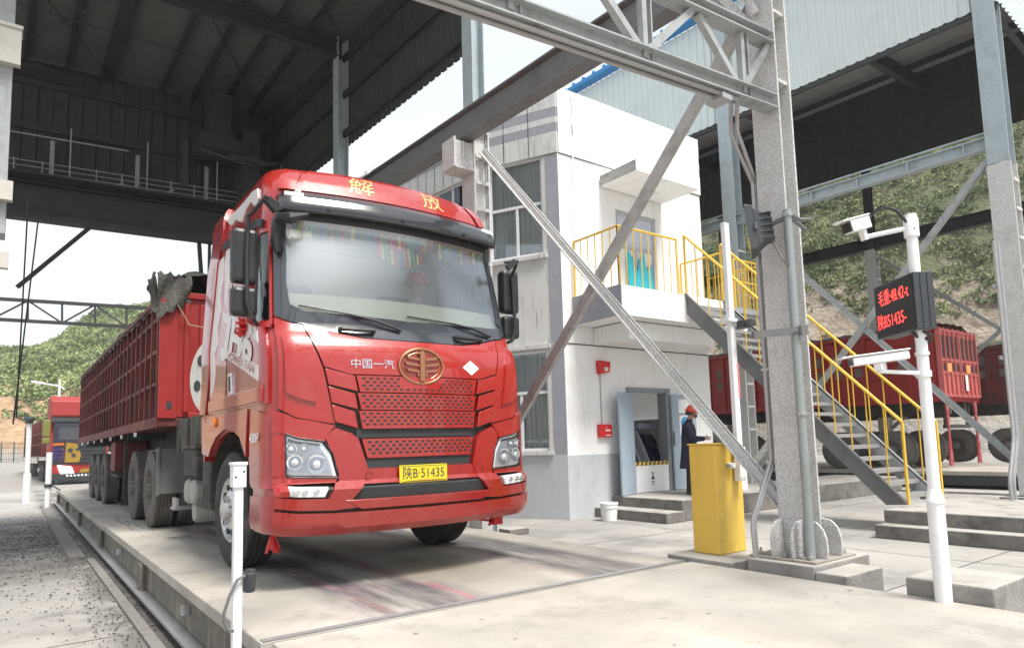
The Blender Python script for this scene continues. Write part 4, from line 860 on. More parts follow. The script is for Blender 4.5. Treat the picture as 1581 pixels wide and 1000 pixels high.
# visor: dark band projecting over the windscreen
b=MB()
def visor_pt(s,t):   # t 0 top edge on the cab, 1 lower lip
    z=3.07-.22*t; o=.0+.17*math.sin(min(1,t*1.15)*PI/2)
    return cab(s,z,o)
n=40; vs=[]
prof=[(3.18,-.01),(3.17,.03),(3.14,.06),(3.132,.072),(3.10,.085),(3.095,.10),(3.05,.11),(3.01,.12),(2.975,.12),(2.965,.105),(2.985,.08),(3.01,.03),(3.03,-.01)]
ss=[-1.40+2.80*i/n for i in range(n+1)]
for s in ss:
    k=1 if abs(s)<1.16 else max(.15,1-(abs(s)-1.16)/.27)
    for z,o in prof: vs.append(cab(s,3.06+(z-3.06)*(.6+.4*k)+0,o*k))
m=len(prof); b.add(vs,[(i*m+j,(i+1)*m+j,(i+1)*m+(j+1)%m,i*m+(j+1)%m) for i in range(n) for j in range(m)]+[tuple(range(m)),tuple(n*m+j for j in range(m))[::-1]]); vz=b.build('sun_visor',M['visor'],truck,smooth=True)
b=MB(); 
for s0,s1 in ((-1.15,-.92),(.92,1.15)): panel(b,[(s0,3.105),(s1,3.10),(s1,3.13),(s0,3.135)],.05,.10)
b.sep('marker_lamp',mat('lamp_white',(.75,.76,.78),.2,emit=(1,1,1),estr=.1),vz)
b=MB()
for s in (-.72,-.05,.62): p=Vector(cab(s,3.0,.124)); b.lathe([(0,.013),(.012,.013),(.014,0)],p,(0,-1,0),10)
b.sep('visor_bolt',M['black'],vz)
# upper dark gap trim between visor and windscreen
b=MB(); panel(b,rect(-1.12,1.12,2.93,3.04),-.012,.006); b.build('header_trim',M['black'],truck,smooth=True)
# decorations along the top of the glass, inside
TR=[]
cols=[(.6,.02,.02),(.75,.6,.1),(.05,.35,.12),(.03,.12,.45),(.6,.25,.05)]
fr_=MB()
for i,cc in enumerate(cols): M['trim%d'%i]=mat('fringe_colour_%d'%i,cc,.8)
for i in range(46):
    s=-1.02+i*.0455; fr_.use(M['trim%d'%((i//2)%5)]); h=.055+.02*((i*7)%3)
    if i%2: continue
    panel(fr_,rect(s,s+.028,2.87-h,2.92),-.035,-.03)
for i in range(11):
    s=-.0+(i-5)*.045; fr_.use(M['trim%d'%([0,1,2,1,0,3,0,1,2,1,0][i])]); h=.20-abs(i-5)*.028; panel(fr_,rect(s-.012,s+.012,2.73-h*.6,2.88),-.038,-.033)
fr_.use(M['trim0']); panel(fr_,[(-.16,2.88),(.16,2.88),(.0,2.74)][::-1],-.045,-.04)
fr_.build('windscreen_fringe',None,truck)
b=MB(); panel(b,rect(-1.0,-.92,2.79,2.85),-.012,-.008); panel(b,rect(-.90,-.82,2.79,2.85),-.012,-.008); b.sep('inspection_sticker',mat('pale_yellow_sticker',(.75,.72,.35),.6),truck)
# interior: dash, seats, back wall
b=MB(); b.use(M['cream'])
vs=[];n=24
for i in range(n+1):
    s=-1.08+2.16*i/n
    for (z,o) in ((2.08,-.02),(2.30,-.06),(2.31,-.30),(2.26,-.62),(1.9,-.66)): vs.append(cab(s,z,o))  # dash with its pale front lip raised to imitate a reflection in the lower glass
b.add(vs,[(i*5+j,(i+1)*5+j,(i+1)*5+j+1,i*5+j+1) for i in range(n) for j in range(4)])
b.build('dashboard_reflection_lip',None,truck,smooth=True)
b=MB(); b.box(XC-1.1,XC+1.1,6.55,6.6,1.45,3.1); b.box(XC-1.1,XC+1.1,5.4,6.55,1.42,1.46); b.box(XC-1.05,XC+1.05,5.4,6.55,3.05,3.09); b.build('cab_lining',mat('cab_lining',(.75,.8,.75),.8),truck)
for sx in (-.62,.58):
    b=MB(); b.box(XC+sx-.24,XC+sx+.24,6.0,6.45,1.85,2.0); b.box(XC+sx-.24,XC+sx+.24,6.42,6.54,2.0,2.65); b.build('seat',M['dkgrey'],truck,bevel=.04)
b=MB(); tor=[]
c0=Vector((XC+.58,5.78,2.24)); ax=Vector((0,-.55,.83)).normalized(); u=Vector((1,0,0)); v=ax.cross(u)
pts=[c0+(u*math.cos(a)+v*math.sin(a))*.2 for a in np.linspace(0,2*PI,25)]; b.tube(pts,.014,6); b.bar(c0-u*.19,c0+u*.19,.03,.02); b.build('steering_wheel',M['black'],truck,smooth=True)
# ---- hood and grille
b=MB()
HOOD=[(-.92,2.02),(-.70,1.965),(-.47,1.925),(-.2,1.92),(.2,1.92),(.47,1.925),(.70,1.965),(.92,2.02),(.80,1.68),(.60,1.625),(-.60,1.625),(-.80,1.68)]
panel(b,HOOD,-.012,.024); b.build('bonnet',RED,truck,smooth=True,bevel=.008)
def outer(sg):
    q=(lambda p:p) if sg<0 else mir
    b=MB(); panel(b,q([(-1.36,2.075),(-.93,2.02),(-.81,1.66),(-.72,1.235),(-1.02,1.29),(-1.36,1.36)]),-.012,.022); o=b.build('corner_panel',RED,truck,smooth=True,bevel=.008)
    b=MB(); panel(b,q([(-1.24,1.93),(-.99,1.86),(-.94,1.78),(-.86,1.40),(-1.20,1.48)]),.022,.040); b.build('deflector_insert',RED,o,smooth=True,bevel=.008)
outer(-1); outer(1)
# louvre bands: side wings and mesh centre
bands=[(1.615,1.485),(1.475,1.345),(1.335,1.195)]
gr=MB(); wing=MB(); hol=MB()
for k,(zt,zb) in enumerate(bands):
    e=.025*k
    panel(gr,[(-.56+.01*k,zt),(-.53+.01*k,zb),(.53-.01*k,zb),(.56-.01*k,zt)][::-1],-.012,.026)
    for sg in (-1,1):
        p=[(-.575,zt-.005),(-.80+e,zt+.05),(-.775+e,zb+.055),(-.55,zb+.002)]
        if sg>0: p=mir(p)
        panel(wing,p,-.012,.040)
    for r_ in range(4 if k==0 else 4):
        z=zt-.022-r_*.028
        for c in range(18):
            s=-.50+c*.057+(.0285 if r_%2 else 0)
            if k==0 and r_<3 and abs(s+.0)<.21-.02*r_: continue
            if abs(s)>.52: continue
            panel(hol,[(s-.017,z),(s-.011,z-.008),(s+.011,z-.008),(s+.017,z),(s+.011,z+.008),(s-.011,z+.008)],.020,.0275)
z=1.10
panel(gr,[(-.52,1.115),(-.48,.965),(.46,.965),(.50,1.115)],-.012,.035)
for r_ in range(4):
    z=1.09-r_*.029
    for c in range(17):
        s=-.46+c*.056+(.028 if r_%2 else 0)
        if abs(s)<.47: panel(hol,[(s-.017,z),(s-.011,z-.009),(s+.011,z-.009),(s+.017,z),(s+.011,z+.009),(s-.011,z+.009)],.03,.0365)
nf=len(gr.f); gr.use(RED); gr.m=[0]*nf; gr.use(M['black']); gr.add(hol.v,hol.f); g_=gr.build('grille',None,truck,smooth=True); wing.sep('grille_wing',RED,truck,smooth=True,bevel=.008)
b=MB(); panel(b,rect(-.56,.50,1.125,1.19),-.012,.004); panel(b,rect(-.5,.46,.885,.96),-.012,.02); b.sep('grille_gap',M['steel_d'],truck)
# emblem
b=MB(); C=Vector(cab(0,1.708,.03)); ex=Vector((1,0,0)); ez=Vector((0,0,1)); nrm=Vector((0,-1,0))
def ell(a,c,n=48): return [C+ex*a*math.cos(t)+ez*c*math.sin(t) for t in np.linspace(0,2*PI,n)]
b.tube(ell(.205,.145),.013,8)
b.tube(ell(.170,.115),.004,6)
b.prism([(-.022,-.125),(.022,-.125),(.022,.11),(.0,.135),(-.05,.10),(-.022,.10)],C,ex,ez,nrm,.02)
for sg in (-1,1):
    for j,(z0,z1,l0) in enumerate(((.045,.085,.15),(-.005,.035,.165),(-.055,-.02,.15))):
        b.prism([(sg*.028,z0),(sg*(l0-.02),z0+.012),(sg*l0,z1),(sg*.028,z0+.018)],C,ex,ez,nrm,.016)
    b.prism([(sg*.03,-.10),(sg*.05,-.06),(sg*.03,-.055)],C,ex,ez,nrm,.016)
b.build('emblem',mat('bronze_emblem',(.45,.22,.12),.3,metal=.8),truck,smooth=True)
b=MB(); b.add([C+ex*.2*math.cos(t)+ez*.14*math.sin(t) +Vector((0,.004,0)) for t in np.linspace(0,2*PI,48)[:-1]],[tuple(range(47))]); b.build('emblem_back',RED,truck)
def flat_text(parent,name,txt,size,s,z,off,mt,sx=1,bold=0,rot=0,surf=True,ss=1.0):
    k=1/1.0
    def mp(x,y):
        c,si=math.cos(rot),math.sin(rot); X=x*c-y*si; Y=x*si+y*c
        sc=1/.94 if abs(s)<=1 else 1
        return cab(s+X*sc*ss,z+Y,off)
    v,f=text_mesh(txt,size,mp,sx=sx,bold=bold); b=MB(); b.add(v,f); return b.build(name,mt,parent,fixn=False)
flat_text(truck,'lettering','中国一汽',.085,-.425,1.705,.029,M['silver'],sx=1.0,bold=0)
gold=mat('gold_lettering',(.72,.48,.16),.35,metal=.3)
for ch,s,z in (('解',-.37,3.315),('放',.40,3.315)):
    def mp(x,y,s=s,z=z): return cab(s+x/.9+.12*y,z+y*.85+.0,.018)
    v,f=text_mesh(ch,.25,mp,sx=.95,bold=0); b=MB(); b.add(v,f); b.build('lettering',gold,truck,fixn=False)
b=MB(); panel(b,[(-.93,3.19),(0,3.19),(.93,3.19),(.86,3.44),(0,3.47),(-.86,3.44)],-.012,.014); b.build('roof_deflector_panel',RED,truck,smooth=True,bevel=.008)
b=MB(); panel(b,[(-1.34,3.20),(-.98,3.19),(-.92,3.40),(-1.2,3.44)],-.012,.016);panel(b,mir([(-1.34,3.20),(-.98,3.19),(-.92,3.40),(-1.2,3.44)]),-.012,.016); b.sep('roof_deflector_corner',RED,truck,smooth=True,bevel=.008)
# white diamond
b=MB(); panel(b,[(.51,1.655),(.60,1.72),(.51,1.785),(.42,1.72)],.022,.027); b.build('diamond_label',M['paper'],truck)
# ---- bumper
b=MB()
BP=[(-1.44,.42),(-.8,.40),(0,.395),(.8,.40),(1.44,.42),(1.46,1.30),(1.2,1.285),(.9,1.25),(.70,1.215),(.62,1.165),(.58,1.125),(.53,1.12),(.49,.96),(.46,.88),(-.52,.88),(-.54,.96),(-.58,1.12),(-.62,1.125),(-.66,1.165),(-.72,1.215),(-.9,1.25),(-1.2,1.285),(-1.46,1.30)]
low=[(-1.46,.42),(-.8,.40),(0,.395),(.8,.40),(1.46,.42),(1.46,.60),(.75,.565),(0,.56),(-.75,.565),(-1.46,.60)]
panel(b,low,-.012,.045)
b.build('bumper_lip',RED,truck,smooth=True,bevel=.01)
b=MB()
for sg in (1,-1):
    q=(lambda p:p) if sg>0 else mir
    # pillar of the bumper around the lamps: outer block left free for the lamps
    panel(b,q([(.52,.60),(.75,.585),(1.46,.62),(1.47,.70),(.80,.675),(.62,.66)]),-.012,.035)
    panel(b,q([(.62,.66),(.79,.675),(.73,.79),(.70,.80),(.70,.86),(.78,1.09),(.80,1.145),(.72,1.205),(.60,1.16),(.55,1.12),(.50,.96),(.48,.885),(.52,.77)]),-.012,.035)
    panel(b,q([(.73,.79),(1.47,.79),(1.47,.85),(.70,.835)]),-.012,.035)
    panel(b,q([(.80,1.10),(1.19,1.165),(1.47,1.18),(1.47,1.35),(1.2,1.315),(1.02,1.28),(.9,1.262),(.72,1.222),(.79,1.15)]),-.012,.040)
    panel(b,q([(1.18,.84),(1.47,.84),(1.47,1.19),(1.20,1.17)]),-.012,.035)
    panel(b,q([(1.17,.70),(1.47,.70),(1.47,.80),(1.17,.785)]),-.012,.035)
panel(b,[(-.52,.77),(.52,.77),(.48,.885),(-.48,.885)],-.012,.030)
b.build('bumper',RED,truck,smooth=True,bevel=.006)
b=MB(); panel(b,[(-.66,.655),(.60,.655),(.53,.765),(-.60,.765)],-.012,.004); b.build('air_intake',M['steel_d'],truck)
b=MB(); panel(b,[(-.55,.58),(.55,.58),(.62,.655),(-.68,.655)],-.012,.038); b.build('bumper_step',RED,truck,smooth=True,bevel=.008)
b=MB()
for s in (-.47,.56): 
    C2_=Vector(cab(s,.83,.034)); b.tube([C2_+Vector((math.cos(t)*.03,0,math.sin(t)*.03)) for t in np.linspace(0,2*PI,18)],.003,5)
b.sep('tow_cap',M['rustb'],truck)
# headlamps
def lamp(sg):
    q=(lambda p:p) if sg<0 else mir
    b=MB(); O=[(-1.19,1.155),(-.82,1.095),(-.76,1.01),(-.715,.838),(-1.18,.862)]
    panel(b,q(O),-.012,.022); h=b.build('headlight',mat('lamp_housing_silver',(.85,.86,.87),.3,metal=0,dirt=(.4,.42,.44),dscale=22,damt=.6),truck,smooth=True)
    b=MB()
    for (s,z,r) in ((-.86,.93,.075),(-1.03,.95,.06),(-1.10,1.05,.045),(-.95,1.05,.04)):
        s=s if sg<0 else -s; c=Vector(cab(s,z,.024)); nn=Vector(cab(s,z,.1))-Vector(cab(s,z,0)); b.lathe([(.002,r),(.012,r),(.012,r*.85),(.004,r*.6),(.016,r*.35),(.022,0)],c,nn,20)
    b.sep('reflector',mat('reflector_grey',(.72,.74,.77),.15,metal=.5),h,smooth=True)
    b=MB(); panel(b,q([(-1.16,1.13),(-.84,1.085),(-.835,1.07),(-1.16,1.11)]),.022,.03); b.build('lamp_strip',M['black'],h)
    b=MB(); panel(b,q([(-1.18,1.145),(-.83,1.09),(-.77,1.0),(-.73,.85),(-1.17,.874)]),.036,.038); b.build('lens',M['lens'],h,smooth=True)
    b=MB(); e=.02
    pr=q([(-1.20,1.168),(-.81,1.105),(-.745,1.01),(-.70,.825),(-1.19,.85)]); pts=[]
    for i in range(len(pr)):
        a=pr[i];c=pr[(i+1)%len(pr)]
        for t in range(8): pts.append(cab(a[0]+(c[0]-a[0])*t/8,a[1]+(c[1]-a[1])*t/8,.036))
    pts.append(pts[0]); b.tube(pts,.006,5,cap=False); b.build('lamp_rim',M['black'],h)
    b=MB(); panel(b,q([(-1.17,.778),(-.79,.762),(-.82,.688),(-1.17,.705)]),-.012,.03); f=b.build('fog_light',mat('fog_lamp_silver',(.8,.81,.82),.3,metal=0,dirt=(.35,.36,.38),dscale=20,damt=.6),truck,smooth=True)
    b=MB()
    for i in range(4): 
        s=(-1.12+i*.08)*(1 if sg<0 else -1); c=Vector(cab(s,.735,.031)); b.lathe([(0,.022),(.006,.022),(.01,0)],c,(0,-1,0),12)
    b.sep('reflector',M['silver'],f)
lamp(-1); lamp(1)
# number plate
pc=Vector(cab(-.02,.828,.05)); pl_=MB(); pl_.box(pc.x-.22,pc.x+.22,pc.y-.006,pc.y,pc.z-.07,pc.z+.07); npl=pl_.build('number_plate',mat('plate_yellow',(.78,.62,.02),.45),truck,bevel=.003)
def mpp(x,y): return (pc.x+x,pc.y-.008,pc.z+y)
v,f=text_mesh('陕B·51435',.105,mpp,sx=.86,bold=0); b=MB(); b.add(v,f); b.build('plate_number',M['dkgrey'],npl,fixn=False)
b=MB()
for x0,x1,z0,z1 in ((-.21,.21,.06,.063),(-.21,.21,-.063,-.06)): b.box(pc.x+x0,pc.x+x1,pc.y-.008,pc.y-.006,pc.z+z0,pc.z+z1)
b.build('plate_border',M['dkgrey'],npl)
# wipers and grab handles
for (a,c,e) in (((-.12,2.02),(-.55,2.13),(-.95,2.185)),((.86,2.05),(.42,2.13),(-.04,2.155))):
    b=MB(); b.tube([cab(a[0],a[1],.03),cab((a[0]+c[0])/2,(a[1]+c[1])/2+.01,.05),cab(c[0],c[1],.035)],[.014,.011,.008],6); 
    b.tube([cab(c[0]+.22,c[1]-.02,.02),cab(c[0],c[1],.03),cab(e[0],e[1],.02)],.008,6); b.build('wiper',M['black'],truck,smooth=True)
for s0,s1 in ((-.64,-.36),(.42,.72)):
    b=MB(); b.tube([cab(s0,2.0,.01),cab(s0+.01,2.0,.045),cab((s0+s1)/2,1.997,.05),cab(s1-.01,2.0,.045),cab(s1,2.0,.01)],[.02,.02,.017,.02,.02],8); b.build('grab_handle',M['black'],truck,smooth=True)
# mirrors
def mirror(sg):
    X=lambda d: XC+sg*(d if d<1.25 else d-.10)
    b=MB(); 
    h=0 if sg<0 else .16; b.tube([(X(1.10),5.22,2.98-h),(X(1.22),5.16,3.0-h),(X(1.34),5.22,2.96-h),(X(1.39),5.36,2.89-h),(X(1.40),5.36,2.6),(X(1.40),5.34,2.20),(X(1.36),5.34,2.07),(X(1.19),5.42,2.03)],.017,8)
    b.bar((X(1.12),5.20,2.92-h),(X(1.2),5.18,2.99-h),.05,.06)
    ar=b.build('mirror',M['black'],truck,smooth=True)
    for z0,z1,nm in ((2.36,2.80,'upper_mirror_housing'),(2.10,2.33,'lower_mirror_housing')):
        b=MB(); b.box(X(1.40)-.10,X(1.40)+.10,5.38,5.50,z0,z1); b.build(nm,M['black'],ar,bevel=.035)
        b=MB(); b.box(X(1.40)-.085,X(1.40)+.085,5.503,5.507,z0+.03,z1-.03); b.build('mirror_glass',mat('mirror_glass',(.8,.85,.9),.02,metal=1),ar)
mirror(-1); mirror(1)
b=MB()   # kerb mirror hanging in front of the screen corner
p=[cab(-1.22,2.93,.10),cab(-1.18,2.90,.15),cab(-1.02,2.88,.19),cab(-.88,2.93,.17)]
b.tube(p,[.02,.03,.05,.01],8); b.tube([cab(-1.27,2.90,.08),cab(-1.26,2.70,.06),cab(-1.25,2.62,.05)],[.03,.05,.02],8); b.build('kerb_mirror',M['black'],truck,smooth=True)
# side lettering and white graphic
WD=M['white_dec']
def side_poly(pts,name='side_graphic',mt=None,off=.016,o0=.012):
    b=MB(); panel(b,[(S_(y,z),z) for y,z in pts],o0,off); b.build(name,mt or WD,truck,fixn=True)
# coordinates (y,z): y grows to the rear
side_poly([(6.93,3.34),(6.75,3.28),(6.60,3.20),(6.52,3.17),(6.4,3.20),(6.28,3.14),(6.16,3.10),(6.05,3.19),(5.9,3.21),(5.78,3.13),(5.72,3.10),(5.68,3.17),(5.72,3.27),(5.9,3.30),(6.1,3.28),(6.35,3.28),(6.6,3.30),(6.8,3.36)],'side_graphic',WD,.004,-.01)
side_poly([(6.84,2.9),(6.66,2.9),(6.62,2.66),(6.7,2.5),(6.62,2.35),(6.72,2.2),(6.66,2.05),(6.76,1.95),(6.7,1.75),(6.78,1.6),(6.9,1.55),(6.93,1.9),(6.9,2.4)])
side_poly([(6.60,2.94),(6.15,2.92),(6.02,2.7),(6.2,2.5),(6.32,2.62),(6.42,2.5),(6.40,2.34),(6.52,2.42),(6.56,2.6)])
side_poly([(6.55,2.25),(6.55,2.34),(5.28,1.98),(5.28,1.88)][::-1])
def stext(txt,size,y,z,ang,mt,sx=1,bold=0,name='side_lettering'):
    def mp(x,yy):
        c,si=math.cos(ang),math.sin(ang); X=x*c-yy*si; Y=x*si+yy*c
        return cab(S_(y-X,z+Y),z+Y,.021)
    v,f=text_mesh(txt,size,mp,sx=sx,bold=bold); b=MB(); b.add(v,f); b.build(name,mt,truck,fixn=False)
stext('JH6',.40,5.92,1.97,math.radians(-15),WD,1.55,.02)
side_poly([(6.52,1.93),(6.52,2.0),(5.30,1.70),(5.30,1.58)][::-1],'name_strip',WD,.019)
stext('POWER FAN',.10,5.82,1.785,math.radians(-14.5),MATS['truck_red'],1.5,.003)
stext('430HP',.10,5.36,1.14,0,M['paper'],1.05,.003)
b=MB(); p=Vector(cab(S_(6.62,1.315),1.315,.02)); b.lathe([(0,.045),(.02,.045),(.03,.0)],p,(-1,0,0),12); b.build('side_marker',mat('orange_lens',(.8,.22,.02),.3),truck)
b=MB(); p=Vector(cab(S_(5.72,2.06),2.06,.03))
for k in range(9): 
    a=k*.7; b.bar(p,p+Vector((-.03,math.cos(a)*.08,math.sin(a)*.08)),.05,.015)
b.build('ribbon_rosette',M['red_box'],truck)
# lower step behind the bumper corner, front mudguard lining
b=MB(); panel(b,[(-2.24,.44),(-1.47,.44),(-1.47,.70),(-2.24,.70)],-.03,.012); panel(b,[(-2.22,.76),(-1.47,.76),(-1.47,1.29),(-2.26,1.38)],-.03,.008); b.build('step_panel',M['red_side'],truck,smooth=True,bevel=.01)
b=MB(); panel(b,[(-3.84,1.03),(-3.58,1.0),(-3.46,1.09),(-3.28,1.18),(-3.0,1.24),(-2.75,1.235),(-2.48,1.16),(-2.3,1.0),(-2.26,1.38),(-3.88,1.385)],-.02,.022); b.build('mudguard',M['red_side'],truck,smooth=True,bevel=.01)
b=MB(); n=18; vs=[]
for i in range(n+1):
    a=PI*i/n; 
    for x in (XC-1.14,XC-.72): vs.append((x,6.50+.66*math.cos(a),.55+.66*math.sin(a)))
b.add(vs,[(2*i,2*i+2,2*i+3,2*i+1) for i in range(n)]); b.build('wheel_arch_liner',M['under'],truck,fixn=False)
b=MB(); b.box(XC-1.1,XC+1.1,5.15,7.2,.62,1.4) if False else b.box(XC-.7,XC+.7,5.2,7.25,.75,1.42); b.box(XC-.95,XC+.95,5.12,5.4,.42,.62); b.box(XC-.4,XC-.28,5.1,23,.72,1.0) if False else None; b.build('engine_block',M['under'],truck)
b=MB(); b.box(XC-.45,XC-.35,5.4,12.5,.82,1.05); b.box(XC+.35,XC+.45,5.4,12.5,.82,1.05); b.box(XC-.5,XC+.5,7.4,9.7,1.05,1.10); b.sep('chassis_rail',M['under'],truck)
b=MB(); b.box(XC-.7,XC+.7,7.36,7.42,.75,1.5); b.build('cab_rear_crossbeam',M['under'],truck)
# red tag under bumper corner, rag at the other side
b=MB(); p=Vector((XC-1.10,5.3,.40))
for k in range(6): b.bar(p+Vector((0,0,.02)),p+Vector((.05*math.cos(k*1.05),.05*math.sin(k*1.05),-.10-.03*(k%2))),.03,.012)
b.bar(p+Vector((-.0,0,.0)),p+Vector((0,0,.06)),.03,.03); b.build('red_ribbon',M['red_box'],truck)
b=MB(); b.tube([(XC+1.02,5.2,.42),(XC+.86,5.25,.30),(XC+.92,5.3,.33),(XC+.78,5.3,.36)],.012,6); b.box(XC+.9,XC+1.0,5.22,5.3,.3,.4); b.build('tow_strap',M['red_box'],truck)
# ---- wheels
def wheel(parent,x,y,rt=.52,w=.29,sg=-1,rot=0,style='dusty',dual=False):
    e=bpy.data.objects.new('wheel',None); COL.objects.link(e); e.parent=parent; e.location=Vector((x,y,rt))-base_of(parent); 
    rb=M['rubber'] if style!='dusty' else M['rubberd']
    def tyre(x0):
        b=MB(); r0=.29
        pr=[(x0,r0),(x0+.0,r0+.06),(x0-.012*1,rt-.12),(x0+.004,rt-.035),(x0+.022,rt-.006)]
        k=5; ws=w-.044
        for i in range(k):
            a=x0+.022+ws*i/k; c=x0+.022+ws*(i+1)/k; pr+=[(a+.006,rt),(c-.006,rt),(c-.006,rt-.013),(c+.006,rt-.013)] if i<k-1 else [(a+.006,rt),(c,rt-.004)]
        pr+=[(x0+w-.004,rt-.035),(x0+w+.012,rt-.12),(x0+w,r0+.06),(x0+w,r0)]
        b.lathe(pr,(0,0,0),(1,0,0),48)
        if style=='dusty':
            for i in range(30):
                a=2*PI*i/30
                for s_ in (0,1):
                    xx=x0+.012+s_*(w-.075); c=Vector((0,math.cos(a+.1*s_),math.sin(a+.1*s_))); t=Vector((0,-math.sin(a),math.cos(a)))
                    p=Vector((xx,0,0))+c*(rt-.004); b.hexa([p-t*.03-c*.02,p-t*.03-c*.02+Vector((.05,0,0)),p+t*.03-c*.02+Vector((.05,0,0)),p+t*.03-c*.02,p-t*.03+c*.008,p-t*.03+c*.008+Vector((.05,0,0)),p+t*.03+c*.008+Vector((.05,0,0)),p+t*.03+c*.008])
        return b
    b=tyre(-w/2); 
    if dual: b2=tyre(w/2+.05); b.add(b2.v,b2.f)
    me_=b.build('tyre',rb,None,smooth=True); me_.parent=e
    b=MB(); f=-w/2
    if style=='alu':
        b.lathe([(f+.02,.30),(f+.0,.285),(f+.03,.265),(f+.05,.25),(f-.01,.15),(f-.02,.10),(f-.06,.085),(f-.07,0)],(0,0,0),(1,0,0),40)
    else:
        b.lathe([(f+.01,.30),(f+.0,.29),(f+.03,.275),(f+.11,.25),(f+.12,.16),(f+.07,.13),(f+.02,.12),(f-.02,.08),(f-.03,0)],(0,0,0),(1,0,0),32)
    rm=b.build('rim',M['alu'] if style=='alu' else M['rim'],None,smooth=True); rm.parent=e
    b=MB()
    for i in range(10):
        a=2*PI*i/10; r_=.205; b.lathe([(f-.002 if style=='alu' else f+.10,.0),(f-.002 if style=='alu' else f+.10,.028),(f+.03 if style=='alu' else f+.12,.028)],(0,r_*math.cos(a),r_*math.sin(a)),(1,0,0),10)
    h=b.build('rim_hole',M['steel_d'],None); h.parent=rm
    b=MB()
    for i in range(10):
        a=2*PI*(i+.5)/10; b.lathe([(f-.04,0),(f-.04,.014),(f+.03,.014)],(0,.115*math.cos(a),.115*math.sin(a)),(1,0,0),6)
    h=b.build('wheel_nut',M['alu'] if style=='alu' else M['rim'],None); h.parent=rm
    if sg>0: e.rotation_euler=(0,0,PI)
    if rot: e.rotation_euler=(0,0,rot+(PI if sg>0 else 0))
    return e
def copy_tree(o,parent=None,loc=None):
    c=o.copy(); COL.objects.link(c)
    if parent is not None: c.parent=parent
    if loc is not None: c.location=loc
    for ch in [q for q in bpy.data.objects if q.parent==o]: copy_tree(ch,c)
    return c
w0=wheel(truck,1.74,6.50,style='alu',rot=.04); w1=wheel(truck,3.74,6.50,style='alu',sg=1,rot=.04)
bpy.context.view_layer.update()
wd=wheel(truck,1.72,10.95,.54,.27,dual=True); bt=base_of(truck)
copy_tree(wd,truck,Vector((1.70,12.45,.54))-bt)
wr=wheel(truck,3.72,10.95,.54,.27,sg=1,dual=True); copy_tree(wr,truck,Vector((3.74,12.45,.54))-bt)
# ---- between cab and trailer
b=MB(); b.box(1.60,2.1,10.2,10.26,.50,1.10); b.box(1.57,1.60,10.18,10.28,.48,1.12); b.build('mud_flap',mat('mud_flap',(.13,.135,.135),.8,dirt=(.2,.19,.17),dscale=5),truck)
b=MB(); b.box(1.62,2.15,8.05,8.75,.78,1.08); b.box(1.60,2.17,8.03,8.77,1.08,1.12); b.bar((1.7,7.9,1.0),(1.7,7.4,1.1),.06,.06); b.build('battery_box',M['under'],truck,bevel=.02)
b=MB()
for y in (8.25,8.55): b.lathe([(0,0),(0,.12),(.03,.145),(.62,.145),(.65,.12),(.65,0)],(1.62,y,.60),(1,0,0),20)
b.lathe([(0,0),(0,.11),(.03,.13),(.7,.13),(.72,0)],(1.68,8.4,.38),(1,0,0),20); b.sep('air_tank',mat('air_tank_grey',(.32,.31,.29),.6,dirt=(.2,.18,.15),dscale=6,damt=.7),truck,smooth=True)
b=MB(); b.box(1.58,1.85,9.0,9.25,.36,.39); b.box(1.6,1.63,9.0,9.25,.39,.5); b.build('foot_step',M['conduit'],truck)
b=MB(); b.box(1.62,2.2,7.35,7.75,.45,1.25); b.build('exhaust_box',M['under'],truck,bevel=.04)
b=MB()
for i in range(10):
    x=2.0+i*.03; 
tp=[]
for i in range(9):
    t=i/8; b.box(1.75+.02*math.sin(i*2),2.7,8.3+t*1.4,8.3+(t+.125)*1.4,1.05,1.48) 
b.build('tarpaulin_flap',M['tarp'],truck)
b=MB(); b.lathe([(0,0),(0,.26),(.0,.42),(.03,.47),(.14,.49),(.2,.46),(.2,0)],(2.05,8.55,1.93),(-1,-.35,0),36); sw=b.build('spare_disc',mat('spare_disc_cream',(.62,.6,.54),.5,dirt=(.35,.32,.28),dscale=6,damt=.6),truck,smooth=True)
b=MB()
ax_=Vector((-1,-.35,0)).normalized(); u_=Vector((.35,-1,0)).normalized()
for a in range(6):
    th=a*PI/3+.3; c=Vector((2.05,8.55,1.93))+(u_*math.cos(th)+Vector((0,0,1))*math.sin(th))*.31; b.lathe([(.205,0),(.205,.07),(.19,.07)],c,ax_,14)
b.build('disc_hole',M['steel_d'],sw)
# ---- trailer box
X0,X1,Y0,Y1=1.50,4.0,9.82,23.0
def zt(y): return 3.08+(y-Y0)/(Y1-Y0)*.17
tb=MB(); tb.use(M['rust'])
tb.box(X0+.06,X0+.075,Y0+.1,Y1-.05,1.52,3.0)
tb.box(X1-.09,X1-.075,Y0+.1,Y1-.05,1.52,3.0); tb.box(X0+.08,X1-.1,Y1-.08,Y1-.06,1.52,3.1)
tb.box(X0,X1,Y0,Y1,1.40,1.52)
box=tb.build('cargo_box',None,truck)
b=MB()
n=27
for i in range(n):
    y=Y0+.16+i*(Y1-Y0-.3)/(n-1); b.box(X0-.0,X0+.059,y-.035,y+.035,1.525,zt(y))
b.build('side_post',M['rust'],box)
b=MB()
for k,z in enumerate((1.98,2.42,2.86)):
    for i in range(n-1):
        y=Y0+.16+i*(Y1-Y0-.3)/(n-1)+.038; y2=Y0+.16+(i+1)*(Y1-Y0-.3)/(n-1)-.038; b.box(X0+.012,X0+.058,y,y2,z-.025,z+.025)
b.bar((X0+.03,Y0+.1,zt(Y0)+.03),(X0+.03,Y1-.05,zt(Y1)+.03),.08,.06); b.bar((X0-.012,Y0,1.45),(X0-.012,Y1,1.45),.02,.14)
